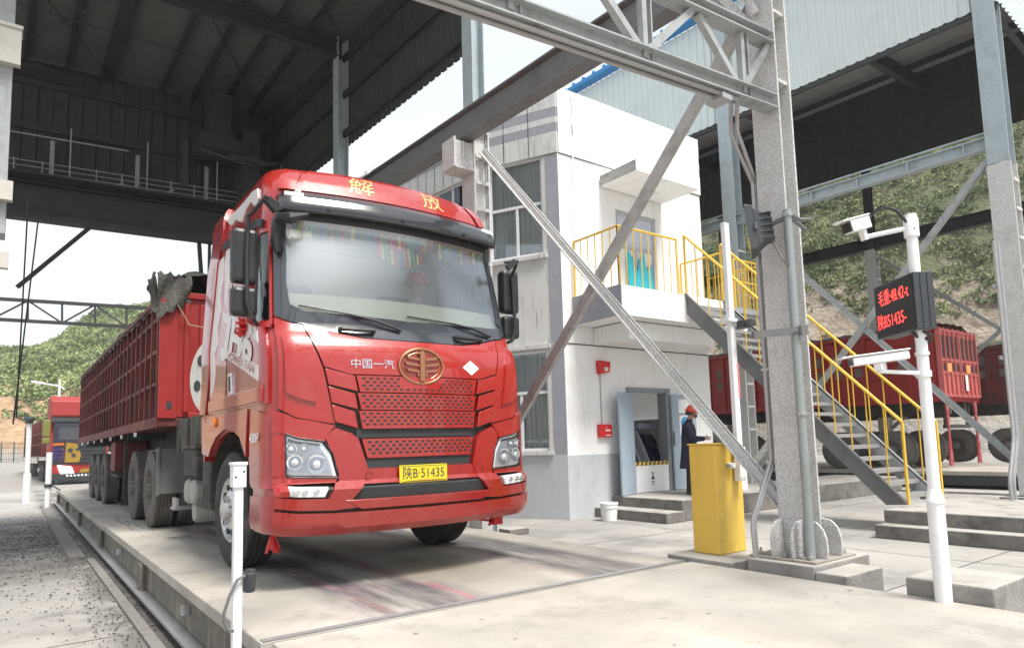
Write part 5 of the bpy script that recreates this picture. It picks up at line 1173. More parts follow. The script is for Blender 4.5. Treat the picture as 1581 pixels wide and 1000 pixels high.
for i in range(13): y=Y0+.6+i*1.0; b.box(X0-.02,X0+.0,y,y+.05,1.37,1.44)
b.build('side_rail',M['rust'],box)
b=MB()
for i in range(n-1):
    if (i*7)%5==1: y=Y0+.16+i*(Y1-Y0-.3)/(n-1)+.1; z=1.9+.5*((i*3)%3)/2; b.box(X0+.052,X0+.058,y,y+.14,z,z+.7)
b.sep('bare_patch',mat('chalky_patch',(.34,.23,.2),.8,dirt=(.2,.05,.04),dscale=7,damt=.6),box)
# front wall of the box
b=MB(); b.box(X0+.0,X0+.22,Y0-.03,Y0+.02,1.50,3.10); b.box(X0+.22,X1,Y0+.0,Y0+.05,1.50,3.12)
for i in range(11): x=X0+.30+i*.19; b.box(x,x+.06,Y0-.04,Y0-.001,1.58,3.05)
b.box(X0+.24,X1,Y0-.05,Y0+.05,3.12,3.2); b.box(X0+.36,X1,Y0-.05,Y0-.001,1.50,1.57); b.build('front_wall',M['rustb'],box,bevel=.006)
b=MB(); b.box(X0+.10,X0+.16,Y0-.036,Y0-.031,1.62,1.72); b.build('latch_hole',M['steel_d'],box)
# tarpaulin over the load: crumpled sheet
b=MB(); nx,ny=26,90; vs=[]
for j in range(ny+1):
    y=Y0+.02+(Y1-Y0)*j/ny
    for i in range(nx+1):
        u=i/nx; x=X0-.02+(X1-X0+.04)*u; e=min(u,1-u)
        z=zt(y)+.05+.22*min(1,e*7)**.8+.05*math.sin(y*2.3+x*3)+.035*math.sin(y*7.1+x*9)+random.uniform(-.02,.02)
        fr=max(0,1-(y-Y0)/1.6); z+=fr*(.22*math.sin(PI*min(1,u*1.3+.12))**.6*(1 if y>Y0+.1 else .6))+fr*random.uniform(-.03,.05)
        if i in (0,nx): z=zt(y)-.02-.06*abs(math.sin(y*5))-.04*random.random()
        vs.append((x,y,z))
b.add(vs,[(j*(nx+1)+i,j*(nx+1)+i+1,(j+1)*(nx+1)+i+1,(j+1)*(nx+1)+i) for j in range(ny) for i in range(nx)])
# front fold hanging over the corner
vs=[];
for j in range(9):
    for i in range(12):
        u=i/11;v=j/8; x=X0-.05+.42*u; z=3.42-.62*v*(1-.45*u)+.03*math.sin(i*2+j); y=Y0-.06-.05*math.sin(u*PI*2+j*.7)-.02*v; vs.append((x,y,z))
b.add(vs,[(j*12+i,j*12+i+1,(j+1)*12+i+1,(j+1)*12+i) for j in range(8) for i in range(11)])
vs=[]
for j in range(9):
    for i in range(12):
        u=i/11;v=j/8; y=Y0-.06+.55*u; z=3.42-.55*v*(1-.8*u)+.03*math.sin(i*2+j); x=X0-.06-.04*math.sin(u*PI*3+j*.7); vs.append((x,y,z))
b.add(vs,[(j*12+i,j*12+i+1,(j+1)*12+i+1,(j+1)*12+i) for j in range(8) for i in range(11)])
b.build('tarpaulin',M['tarp'],box,smooth=False,fixn=False)
b=MB(); b.tube([(X0+.2,Y0-.1,3.0),(X0+.35,Y0-.08,2.75),(2.3,9.2,2.6)],.008,5); b.build('rope',mat('rope',(.35,.28,.2),.9),box)
# trailer running gear
b=MB(); b.box(XC-.5,XC-.38,9.9,22.8,1.12,1.4); b.box(XC+.38,XC+.5,9.9,22.8,1.12,1.4)
for y in (13.6,15.5,17.5,19,20.5,22): b.box(XC-1.1,XC+1.1,y,y+.08,1.28,1.4)
b.build('trailer_chassis',M['under'],truck)
wt=wheel(truck,1.70,16.9,.53,.26,dual=True)
for y in (18.3,19.7): copy_tree(wt,truck,Vector((1.70,y,.53))-bt)
wt2=wheel(truck,3.72,16.9,.53,.26,sg=1,dual=True)
for y in (18.3,19.7): copy_tree(wt2,truck,Vector((3.72,y,.53))-bt)
b=MB()
for y in (6.5,10.95,12.45,16.9,18.3,19.7): b.tube([(1.75,y,.53),(3.7,y,.53)],.07,8)
b.sep('axle',M['under'],truck)
b=MB(); b.box(1.60,2.15,15.2,15.9,.72,1.28); tbx=b.build('tool_box',M['rust'],truck,bevel=.01)
b=MB(); b.box(1.62,2.3,14.9,16.1,.60,.66); b.box(1.66,1.72,14.3,14.36,.15,1.35); b.box(1.6,1.8,14.2,14.45,.12,.15); b.build('landing_leg',M['under'],truck)
b=MB()
for i in range(7): b.lathe([(0,0),(0,.035),(.03,.035),(.03,0)],(X0-.02,11.5+i*1.6,1.33),(-1,0,0),8)
b.sep('side_marker',M['paper'],truck)
# ================================================================== FOUNDATIONS
def block(name,x0,x1,y0,y1,z0,z1,label,cat='plinth',m='conc',bv=.012):
    b=MB(); b.box(x0,x1,y0,y1,z0,z1); return tag(b.build(name,M[m],bevel=bv),label,cat)
b=MB(); b.box(4.723,5.55,2.74,3.30,G+.002,.094); b.box(4.723,5.25,2.50,2.736,G+.002,.06); tag(b.build('column_footing',M['conc'],bevel=.012),'low concrete footing under the speckled column and grey lamp pole','footing')
block('pole_footing',4.735,5.30,1.62,2.12,G+.002,.11,'square concrete block behind the white display pole','footing')
block('cabinet_footing',4.724,5.50,3.45,4.12,G+.002,.035,'flat concrete pad under the yellow barrier cabinet','footing')
block('concrete_block',6.55,6.95,9.0,9.45,G+.002,G+.10,'small loose concrete block on the ground in front of the weigh house','block','conc_dark')
block('concrete_block',6.1,7.2,10.6,11.0,G+.002,G+.22,'pale concrete kerb block behind the truck front corner','block','conc')
# ================================================================== BARRIER
bc=thing('barrier_gate','yellow barrier cabinet with its white boom raised upright','barrier',(5.14,3.86,.04))
b=MB(); b.box(4.95,5.33,3.72,4.0,.037,.985); b.build('cabinet',M['yellow_c'],bc,bevel=.008)
b=MB(); b.box(4.94,5.34,3.71,4.01,.986,1.0); b.build('cabinet_lid',M['yellow_c'],bc,bevel=.004)
b=MB(); b.bar((5.23,3.672,.70),(5.225,3.672,3.02),.075,.045,(0,1,0)); b.build('boom',M['white_p'],bc,bevel=.006)
b=MB(); b.bar((5.262,3.647,1.40),(5.262,3.647,1.72),.02,.004,(0,1,0)); b.build('red_reflector',mat('faded_red_tape',(.7,.2,.2),.5),bc)
b=MB(); b.box(5.19,5.275,3.64,3.70,.66,.86); b.tube([(5.14,3.72,.80),(5.14,3.66,.80)],.025,10); b.tube([(5.20,3.64,.69),(5.20,3.632,.69)],.008,8); b.tube([(5.255,3.64,.69),(5.255,3.632,.69)],.008,8); b.build('boom_clamp',M['white_p'],bc,bevel=.004)
b=MB(); b.lathe([(0,0),(0,.02),(.03,.018),(.04,0)],(5.11,3.72,.80),(0,-1,0),10); b.build('pivot_cap',M['conduit'],bc)
b=MB()
# small camera fixed on the boom post behind
cm=thing('security_camera','small black camera on a white bracket at the boom and stair rail','camera',(5.3,3.6,2.05))
b=MB(); b.box(5.25,5.35,3.55,3.63,2.03,2.10); b.prism([(0,0),(.10,0),(.09,.05),(.02,.06)],(5.24,3.54,2.04),(1,0,0),(0,0,1),(0,-1,0),.06); b.build('body',M['dkgrey'],cm,bevel=.006)
b=MB(); b.box(5.12,5.26,3.62,3.70,2.09,2.12); b.tube([(5.3,3.62,2.02),(5.42,3.65,2.02),(5.44,3.65,2.08)],.012,6); b.build('bracket',M['white_p'],cm)
# ================================================================== GREY LAMP POLE BY THE COLUMN
lp=thing('lamp_pole','slim grey steel pole strapped in front of the speckled column','pole',(5.28,2.90,.1))
PX,PY=4.90,2.86
b=MB(); b.tube([(PX,PY,.06),(PX,PY,2.84)],.034,16); b.build('shaft',mat('grey_green_pole',(.30,.335,.325),.45,metal=.2,dirt=(.24,.2,.16),dscale=5,damt=.5),lp,smooth=True)
b=MB(); b.bar(at(1163,517,1,2.98),at(1240,509,1,2.82),.03,.055); b.bar(at(1236,510,1,2.80),at(1246,509,1,2.80),.02,.08); b.build('cross_bar',M['steel_m'],lp)
b=MB()
for z in (1.2,1.84,2.78): b.lathe([(0,.034),(0,.043),(.03,.043),(.03,.034)],(PX,PY,z),(0,0,1),16); b.tube([(PX-.06,PY-.03,z+.015),(PX+.06,PY-.03,z+.015)],.006,6)
b.sep('clamp',M['conduit'],lp)
fl=thing('flood_light','dark grey square floodlight bolted to the top of the grey pole facing the truck','lamp',(5.0,3.05,2.8))
b=MB(); c=Vector((4.70,3.02,2.68)); ax=Vector((-.55,.83,-.10)).normalized(); sx=ax.cross(Vector((0,0,1))).normalized(); uz=sx.cross(ax)
def ob(b,c,a0,a1,w0,h0,w1,h1):
    p=c+ax*a0;q=c+ax*a1
    b.hexa([p-sx*w0-uz*h0,p+sx*w0-uz*h0,p+sx*w0+uz*h0,p-sx*w0+uz*h0,q-sx*w1-uz*h1,q+sx*w1-uz*h1,q+sx*w1+uz*h1,q-sx*w1+uz*h1])
ob(b,c,.0,.06,.13,.17,.15,.19); ob(b,c,-.11,-.001,.07,.09,.12,.15)
for i in range(5): ob(b,c+uz*(-.10+.05*i),-.13,-.001,.10,.004,.11,.004)
b.build('housing',M['dkgrey'],fl,bevel=.008)
b=MB(); ob(b,c,.061,.064,.13,.17,.13,.17); b.build('glass',M['lens'],fl)
b=MB(); b.bar(c-ax*.05+sx*.15+uz*.05,Vector((PX,PY,2.78)),.03,.03); b.bar(c-sx*.15,c+sx*.15-ax*.06,.015,.05); b.tube([c-ax*.1-uz*.08,c-ax*.14-uz*.22,Vector((PX-.1,PY,2.42)),Vector((PX-.03,PY,2.38))],.008,6); b.tube([(PX,PY-.02,2.80),(PX+.09,PY-.05,2.76),(PX+.19,PY-.09,2.77)],[.02,.018,.01],6); b.tube([(PX+.03,PY-.02,2.77),(PX+.13,PY-.07,2.68)],.016,6); b.build('arm',M['steel_m'],fl)
# ================================================================== DISPLAY POLE, LED BOARD, CAMERAS
dp=thing('display_pole','thick white steel pole carrying the weight display and cameras','pole',(4.69,1.88,0))
px,py=4.69,1.88
b=MB(); b.tube([(px,py,.0),(px,py,.60),(px,py,.615)],[.049,.049,.049],20); b.lathe([(.60,.049),(.605,.056),(.62,.056),(.63,.05),(.70,.036)],(px,py,0),(0,0,1),20); b.tube([(px,py,.70),(px,py,2.42)],[.036,.033],20); b.build('shaft',M['white_p'],dp,smooth=True)
b=MB(); b.lathe([(2.32,.033),(2.32,.045),(2.44,.045),(2.45,.038),(2.47,.038),(2.47,0)],(px,py,0),(0,0,1),20); b.lathe([(1.40,.036),(1.40,.044),(1.44,.044),(1.44,.036)],(px,py,0),(0,0,1),16);b.lathe([(1.54,.036),(1.54,.042),(1.56,.042),(1.56,.036)],(px,py,0),(0,0,1),16); b.sep('collar',M['white_p'],dp,smooth=True)
led=thing('weight_display','black outdoor weight display with two rows of red glowing figures','display',(4.56,1.84,1.87))
A=Vector((4.570,1.845,0)); D=Vector((.592,.80,0)).normalized(); Nn=Vector((-.80,.592,0)).normalized()
zb_,zt_=1.70,2.065; Ld=.47; Tn=.125
b=MB(); p=[A,A+D*Ld,A+D*Ld-Nn*Tn,A-Nn*Tn]; b.hexa([(v.x,v.y,zb_) for v in p]+[(v.x,v.y,zt_) for v in p]); b.build('housing',M['dkgrey'],led,bevel=.004)
b=MB(); p=[A+D*.012+Nn*.001,A+D*(Ld-.012)+Nn*.001,A+D*(Ld-.012)+Nn*.003,A+D*.012+Nn*.003]; b.hexa([(v.x,v.y,zb_+.012) for v in p]+[(v.x,v.y,zt_-.012) for v in p]); b.build('screen',mat('led_screen_black',(.012,.010,.012),.35),led)
b=MB()
for k in (-.035,-.095): q=A-D*.002-Nn*(-k); 
for k in (.04,.085): q=A-Nn*k; b.tube([Vector((q.x,q.y,zb_+.01))-D*.001,Vector((q.x,q.y,zt_-.01))-D*.001],.0025,5)
b.sep('seam',M['black'],led)
ledm=mat('led_red',(.3,.0,.0),.5,emit=(1,.06,.05),estr=1.3)
for i,(tx,z,sz_) in enumerate((('毛重:48.42-t',1.960,.115),('陕B51435-',1.800,.115))):
    def mpl(x,y,z=z,i=i): q=A+D*(Ld/2-(x if True else 0)-(0.0 if i==0 else -.035))+Nn*.005; return (q.x,q.y,z+y)
    v,f=text_mesh(tx,sz_,mpl,sx=.60 if i==0 else .68); b=MB(); b.add(v,f); b.build('lettering',ledm,led,fixn=False)
b=MB(); b.tube([(px-.03,py-.03,1.69),(px+.02,py-.06,1.66),(px+.055,py-.03,1.63),(px+.05,py,1.60),(px-.03,py+.05,1.60)],.009,6); b.tube([(px-.05,py+.03,1.69),(px-.02,py,1.65),(px,py-.045,1.64)],.012,6); b.sep('cable',M['black'],led)
# top camera
tcam=thing('security_camera','white box camera on the arm at the top of the white display pole','camera',(4.36,2.13,2.42))
e1=Vector(at(1335,348,0,4.40)); 
c=Vector((4.44,2.10,2.42)); ax=Vector((-.90,.33,-.28)).normalized(); sx=ax.cross(Vector((0,0,1))).normalized(); uz=sx.cross(ax)
b=MB(); 
def ob2(b,c,a0,a1,w,h,dz=0,w2=None):
    p=c+ax*a0+uz*dz;q=c+ax*a1+uz*dz;w2=w2 or w
    b.hexa([p-sx*w-uz*h,p+sx*w-uz*h,p+sx*w+uz*h,p-sx*w+uz*h,q-sx*w2-uz*h,q+sx*w2-uz*h,q+sx*w2+uz*h,q-sx*w2+uz*h])
ob2(b,c,-.07,.09,.043,.04); ob2(b,c,-.075,.15,.05,.006,.047); b.build('housing',M['white_p'],tcam,bevel=.006)
b=MB(); ob2(b,c,.091,.10,.036,.032); b.build('lens_cover',M['black'],tcam)
b=MB(); b.tube([(px,py,2.385),c-ax*.02-uz*.09],.016,8); b.bar(c-ax*.02-uz*.11,c-ax*.02-uz*.038,.04,.03); b.build('arm',M['white_p'],tcam,smooth=False)
b=MB(); b.tube([c-ax*.07,c-ax*.12+Vector((0,0,.04)),Vector((4.55,1.99,2.535)),Vector((4.62,1.93,2.50)),Vector((4.66,1.88,2.40)),Vector((4.665,1.85,2.36))],.010,8); b.build('cable',M['black'],tcam,smooth=True)
# lower long camera housing
lcam=thing('plate_camera','long white camera housing pointing at the truck below the weight display','camera',(4.45,2.06,1.52))
c=Vector((4.47,2.05,1.525)); ax=Vector((-.71,.70,-.10)).normalized(); sx=ax.cross(Vector((0,0,1))).normalized(); uz=sx.cross(ax)
b=MB(); ob2(b,c,-.17,.17,.046,.026); ob2(b,c,-.18,.235,.054,.005,.035); b.build('housing',M['white_p'],lcam,bevel=.006)
b=MB(); ob2(b,c,.171,.178,.038,.02); b.build('lens_cover',mat('camera_glass',(.1,.11,.12),.1),lcam)
b=MB(); b.bar(c-uz*.027,c-uz*.075,.07,.05); b.bar(c-uz*.078+ax*.02,Vector((px-.03,py+.02,1.425)),.04,.022); b.build('arm',M['white_p'],lcam,bevel=.003)
# ================================================================== LEFT POSTS
wp=thing('sensor_post','white square post with a cap and a round infrared sensor, nearest to the camera','post',(1.05,4.1,G))
b=MB(); b.box(1.028,1.078,4.075,4.125,G,.86); b.build('shaft',M['white_p'],wp,bevel=.006)
b=MB(); b.box(1.016,1.09,4.06,4.14,.84,.965); b.box(1.010,1.096,4.054,4.146,.965,.985); b.build('cap',M['white_p'],wp,bevel=.005)
b=MB()
for (x,z) in ((1.03,.90),(1.075,.93)): b.lathe([(0,0),(0,.006),(.003,.006),(.003,0)],(x,4.06,z),(0,-1,0),8)
b.sep('screw',M['dkgrey'],wp)
sn=thing('infrared_sensor','dark cylindrical sensor with a looping cable on the near white post','sensor',(1.12,4.08,.33))
b=MB(); b.lathe([(-.06,0),(-.06,.030),(-.05,.034),(.045,.034),(.05,.028),(.065,.026),(.065,0)],(1.115,4.07,.31),(.05,-.1,1),18); b.build('body',M['dkgrey'],sn,smooth=True)
b=MB(); b.tube([(1.09,4.06,.345),(1.04,4.04,.33),(1.0,4.05,.24),(.975,4.06,.15),(.98,4.06,.10),(1.0,4.06,.06),(1.03,4.06,.05)],.009,8); b.build('cable',M['steel_m'],sn,smooth=True)
for i,(u,v,h,cap,lb) in enumerate(((40,776,2.05,1,'tall white far post with a small dark camera on top, left of the weighbridge end'),(73,785,1.25,0,'short white far post with a cable at the far end of the weighbridge'))):
    p=at(u,v,2,G); t=thing('marker_post',lb,'post',p,'white posts at the far end of the weighbridge'); hh=h*(p.y/25)
    b=MB(); top=at(46,648,1,p.y).z if cap else at(79,698,1,p.y).z
    b.tube([(p.x,p.y,G),(p.x,p.y,top)],.075,12); 
    if cap: b.tube([(p.x,p.y,G),(p.x,p.y,G+.95)],.11,12)
    b.build('shaft',M['white_p'],t,smooth=True)
    b=MB()
    if cap: b.tube([(p.x+.1,p.y-.2,top+.02),(p.x-.1,p.y+.1,top+.05)],.07,8); b.box(p.x-.11,p.x+.11,p.y-.11,p.y+.11,top-.12,top-.02)
    else: b.lathe([(0,.076),(0,.1),(.1,.1),(.1,.076)],(p.x,p.y,top-1.0),(0,0,1),12); b.tube([(p.x+.1,p.y,top-.95),(p.x+.3,p.y,top-1.1)],.02,6)
    b.build('fitting',M['dkgrey'],t)
# street lamp
p=at(84,735,2,G); p=Vector((3.05,70,G)); lt=at(92,594,1,70)
p=Vector((lt.x,70,G+.6)); sl=thing('street_lamp','white street lamp with a long arm standing behind the queueing truck','street lamp',p)
b=MB(); b.tube([(p.x,70,G+.3),(p.x,70,lt.z+.5)],[.14,.08],10); b.build('pole',M['white_p'],sl,smooth=True)
h0=at(48,589,1,70); h1=at(100,601,1,70)
b=MB(); b.tube([h1,(p.x,70,lt.z-.1),h0.lerp(Vector((p.x,70,lt.z-.1)),.45)],.06,8); b.build('arm',M['white_p'],sl)
b=MB(); q=h0.lerp(Vector((p.x,70,lt.z-.1)),.5); b.bar(h0,q,.55,.16); b.build('lamp_head',M['white_p'],sl,bevel=.05)
# green mesh fence at the hill foot
fz=G+1.3
fe=thing('mesh_fence','low dark green mesh fence along the foot of the left hillside','fence',(-6,76,fz))
b=MB()
for i in range(24): x=-9+i*.9; b.box(x,x+.10,76,76.1,fz-.5,fz+1.55)
b.sep('post',mat('fence_green',(.03,.07,.045),.7),fe)
b=MB()
for i in range(170): x=-9+i*.122; b.box(x,x+.022,76.02,76.04,fz-.3,fz+1.45)
for z in (.0,.5,1.0,1.42): b.box(-9,11.7,76.0,76.05,fz+z,fz+z+.035)
b.build('mesh_panel',MATS['fence_green'],fe)
# white bucket
bk=thing('bucket','white plastic bucket beside the entrance steps','bucket',(9.1,9.32,G))
b=MB(); b.lathe([(0,0),(0,.14),(.30,.165),(.305,.175),(.33,.175),(.335,.17),(.335,.155),(.02,.13),(.02,0)],(9.1,9.30,G+.003),(0,0,1),28); b.build('tub',M['white_p'],bk,smooth=True)
b=MB(); b.lathe([(.24,.162),(.24,.172),(.255,.172),(.255,.163)],(9.1,9.30,G+.003),(0,0,1),28); b.tube([(9.1+.17*math.cos(a),9.30-.02-.0*a,G+.27-.12*math.sin(a)) for a in np.linspace(0,PI,14)],.003,5); b.build('handle',M['paper'],bk)
# hose on the left ground
b=MB(); pts=[at(u-22,v+2,2,G+.015) for u,v in ((252,937),(262,940),(272,950),(290,962),(306,976),(318,992),(326,1010),(330,1040))]; b.tube(pts,.016,8); tag(b.build('hose',mat('grey_hose',(.25,.24,.22),.7),smooth=True),'grey hose snaking over the ground left of the weighbridge','hose')
# rubble on the platform
b=MB(); b.box(10.9,11.15,8.35,8.6,-.068,.02)
# paper and boxes behind the cabinet
bx=block('white_box',12.0,12.5,8.6,8.95,-.068,.84,'white cabinet standing behind the yellow barrier cabinet by the man','cabinet','white_p')
b=MB(); b.box(12.65,12.78,8.5,8.62,.0,.8); 
# ================================================================== SECOND TRUCK QUEUEING
def small_truck():
    ox,oy=1.5,41.0; t=thing('semi_truck','distant red truck with yellow and purple decorations and one headlight shining, queueing behind the weighbridge','truck',(ox+1.25,oy,G))
    x0,x1=ox-.02,ox+2.5; g=G
    b=MB(); b.use(M['rustb']); b.prism([(0,g+.55),(0,g+1.9),(.25,g+3.0),(.35,g+3.35),(.15,g+3.5),(.25,g+4.3),(.9,g+4.55),(2.2,g+4.5),(2.2,g+.55)],(x0,oy,0),(0,1,0),(0,0,1),(1,0,0),x1-x0); b.build('cab_body',None,t,bevel=.06)
    b=MB(); b.box(x0+.12,x1-.12,oy-.02,oy+.12,g+2.15,g+3.15); b.build('windscreen',mat('dark_screen',(.03,.03,.045),.1),t)
    b=MB(); b.box(x0+.1,x1-.1,oy-.05,oy-.001,g+1.05,g+2.1); b.build('grille',M['steel_d'],t)
    b=MB(); b.box(x0+.05,x1-.1,oy-.06,oy+.3,g+3.2,g+3.42); b.build('sun_visor',M['dkgrey'],t)
    b=MB(); b.box(x0-.0,x1,oy-.12,oy+.25,g+.25,g+.6); b.build('bumper',M['steel_d'],t)
    b=MB()
    for i in range(11): b.lathe([(0,0),(0,.06),(.02,.06)],(x0+.75+i*.16,oy-.13,g+.5),(0,-1,0),8)
    b.sep('bumper_light',M['paper'],t)
    b=MB(); b.prism([(0,0),(.6,-.1),(.75,-.5),(.15,-.42)],(x0+.32,oy-.07,g+1.02),(1,0,0),(0,0,1),(0,1,0),.1); b.build('headlight',mat('lit_headlight',(.9,.9,.95),.2,emit=(1,.95,1),estr=2.5),t)
    yb=mat('yellow_decal',(.32,.19,.02),.5,dirt=(.1,.05,.02),dscale=5,damt=.7); pb=mat('purple_decal',(.03,.02,.10),.4,dirt=(.3,.1,.03),dscale=4,damt=.6)
    b=MB(); b.prism([(0,0),(.62,.0),(.70,.35),(.5,.95),(.05,1.0)],(x0+.62,oy-.075,g+1.15),(1,0,0),(0,0,1),(0,1,0),.02); b.prism([(0,0),(.9,.0),(.9,.18),(.1,.2)],(x0+1.25,oy-.075,g+.62),(1,0,0),(0,0,1),(0,1,0),.02); b.build('yellow_decoration',yb,t)
    b=MB(); b.prism([(0,0),(.5,0),(.5,.6),(0,.75)],(x0+.1,oy-.07,g+1.25),(1,0,0),(0,0,1),(0,1,0),.02); b.build('purple_decoration',pb,t)
    b=MB(); b.box(x0+.35,x0+1.2,oy-.03,oy-.021,g+2.3,g+2.9); b.build('screen_reflection_panel',mat('screen_reflection_tone',(.07,.07,.08),.3),t)  # lighter panel paints a reflection onto the dark windscreen
    b=MB()
    for q in range(5): b.box(x0+.15,x1-.12,oy-.07,oy-.051,g+1.12+q*.19,g+1.17+q*.19)
    b.build('grille_bar',M['black'],t)
    b=MB(); b.prism([(0,0),(.5,.02),(.46,.14),(.04,.12)],(x0+.1,oy-.075,g+2.0),(1,0,0),(0,0,1),(0,1,0),.02); b.build('orange_decoration',mat('orange_decal',(.5,.12,.02),.5),t)
    b=MB()
    for dx,dz,r_ in ((.85,1.75,.12),(1.0,1.5,.1),(1.15,1.8,.08)): b.lathe([(0,0),(0,r_),(.01,r_)],(x0+dx,oy-.077,g+dz),(0,-1,0),10)
    b.sep('decal_spot',M['dkgrey'],t)
    b=MB(); b.box(x0+1.75,x0+2.1,oy+.15,oy+.22,g+3.65,g+4.0); b.build('roof_panel_mark',M['paper'],t)
    for z0,z1 in ((2.45,3.3),(2.1,2.4)):
        b=MB(); b.box(x0-.35,x0-.02,oy-.1,oy+.1,g+z0,g+z1); b.build('mirror',mat('lime_mirror',(.14,.16,.03),.5,dirt=(.3,.1,.02),dscale=6,damt=.6),t,bevel=.05)
    # trailer
    b=MB(); b.use(M['rust']); b.box(x0-.05,x1+.05,oy+3.3,oy+17,g+1.45,g+3.4)
    b.build('cargo_box',None,t)
    b=MB()
    for i in range(24): y=oy+3.4+i*.58; b.box(x0-.13,x0-.052,y,y+.07,g+1.5,g+3.4)
    for z in (1.45,2.1,2.7,3.35): b.box(x0-.16,x0-.131,oy+3.3,oy+17,g+z,g+z+.07)
    b.build('side_post',M['rust'],t)
    b=MB(); b.box(x0+.1,x1-.1,oy+3.4,oy+16.9,g+3.41,g+3.6); b.build('tarpaulin',M['tarp'],t)
    b=MB(); b.box(x0+.6,x1-.6,oy+.3,oy+16,g+.7,g+1.2); b.box(x0+.3,x1-.3,oy+.2,oy+2.4,g+.5,g+1.1); b.build('chassis',M['under'],t)
    for y in (1.5,5.0,6.4,12,13.3,14.6):
        for x,sg in ((x0+.2,-1),(x1-.2,1)):
            b=MB(); b.lathe([(-.15,.2),(-.15,.36),(-.13,.52),(.13,.52),(.15,.36),(.15,.2)],(x,oy+y,g+.53),(1,0,0),24); b.lathe([(-.10,0),(-.12,.3),(.12,.3),(.1,0)],(x,oy+y,g+.53),(1,0,0),20); b.build('wheel',M['rubberd'],t,smooth=True)
small_truck()
for o_ in COL.objects:
    if o_.get('label','').startswith('distant red truck'): o_.rotation_euler=(0,0,.045)
# ================================================================== PARKED RED TRAILERS ON THE RIGHT
def parked(name,label,x0,y0,ln,z0,z1,mt,rear=True,yaw=0,tarpc=True,wid=2.6):
    t=thing(name,label,'trailer',(x0+wid/2,y0,0),'red trailers parked in the far lane'); x1=x0+wid
    b=MB(); b.box(x0+.06,x1-.06,y0+.06,y0+ln,z0+.1,z1-.08); b.box(x0,x1,y0,y0+ln,z0,z0+.10)
    bd=b.build('cargo_box',M[mt],t)
    b=MB(); n=int(ln/.62)
    for i in range(n): y=y0+.1+i*.62; b.box(x0-.0,x0+.059,y,y+.10 if i else y+.3,z0+.101,z1)
    b.bar((x0+.02,y0,z1-.02),(x0+.02,y0+ln,z1-.02),.09,.1); 
    for z in (z0+.75,z0+1.15): 
        for i in range(n-1): y=y0+.2+i*.62; b.box(x0+.01,x0+.058,y+.21 if i==0 else y,y+.518,z-.03,z+.03)
    b.build('side_post',M[mt],bd)
    b=MB()
    for i in range(n-2):
        for z,h in ((z0+.85,.26),(z0+1.25,.3)):
            y=y0+.62*(i+1)-.32+.62; b.box(x0+.052,x0+.057,y-.16,y+.16,z,z+h)
    b.sep('side_opening',mat('opening_grey',(.16,.13,.12),.9,dirt=(.25,.2,.18),dscale=3),bd)
    b=MB(); zz=z1
    vs=[];nx,ny=10,60
    for j in range(ny+1):
        for i in range(nx+1):
            u=i/nx; vs.append((x0+.02+(wid-.04)*u,y0+.1+(ln-.1)*j/ny,z1+.02+.16*min(1,min(u,1-u)*6)+random.uniform(-.04,.04)))
    b.add(vs,[(j*(nx+1)+i,j*(nx+1)+i+1,(j+1)*(nx+1)+i+1,(j+1)*(nx+1)+i) for j in range(ny) for i in range(nx)]); b.build('tarpaulin',M['tarp'],bd,fixn=False)
    if rear:
        pk=mat('faded_rear_doors',(.50,.12,.11),.55,dirt=(.6,.35,.3),dscale=5,damt=.5)
        for k in (0,1):
            xa=x0+.03+k*(wid/2-.01); xb=xa+wid/2-.05
            b=MB(); b.box(xa,xb,y0-.03,y0+.05,z0+.1,z1-.02)
            for q in range(5): x=xa+.02+q*(xb-xa-.08)/4; b.box(x,x+.05,y0-.075,y0-.031,z0+.12,z1)
            for z in (z0+.12,z0+.75,z0+1.1,z1-.1): b.box(xa+.01,xb-.01,y0-.06,y0-.032,z,z+.06)
            d_=b.build('rear_door',pk,t)
            b=MB()
            for q in range(4):
                x=xa+.02+q*(xb-xa-.08)/4
                for z,h in ((z0+.84,.2),(z0+1.2,.62)): b.box(x+.08,x+.08+(xb-xa)/4-.1,y0-.036,y0-.031,z,z+h)
            b.sep('door_opening',M['steel_d'],d_)
            b=MB(); b.box(xa+.35,xa+.62,y0-.08,y0-.076,z0+.8,z0+1.05); b.build('reflector_sticker',mat('orange_sticker',(.75,.35,.12),.6),d_)
        b=MB(); b.box(x0+1.5,x0+1.66,y0-.09,y0-.086,z0+.3,z0+.75); b.build('light_streak',M['paper'],t)
    b=MB(); b.box(x0+.7,x0+.85,y0+.1,y0+ln,z0-.35,z0-.001); b.box(x1-.85,x1-.7,y0+.1,y0+ln,z0-.35,z0-.001); b.box(x0+.3,x1-.3,y0+.05,y0+.15,z0-.75,z0-.65); b.box(x0+.5,x0+.58,y0+.1,y0+.2,z0-.65,z0); b.box(x1-.58,x1-.5,y0+.1,y0+.2,z0-.65,z0)
    for y in np.arange(1.6,ln-1,1.1): b.box(x0+.1,x1-.1,y0+y,y0+y+.1,z0-.12,z0-.001)
    b.build('chassis',M['under'],t)
    return t
T1=parked('cargo_trailer','long bright red slatted trailer with pale pink rear doors parked on the far weighbridge',20.3,7.75,13.5,1.88,3.92,'rustb')
R_=.55
wA=wheel(T1,20.45,9.2,R_,.27,dual=True); wB=wheel(T1,22.7,9.2,R_,.27,sg=1,dual=True)
bpy.context.view_layer.update(); q0=base_of(T1)
for y in (10.7,14.0,15.5): copy_tree(wA,T1,Vector((20.45,y,R_))-q0); copy_tree(wB,T1,Vector((22.7,y,R_))-q0)
b=MB()
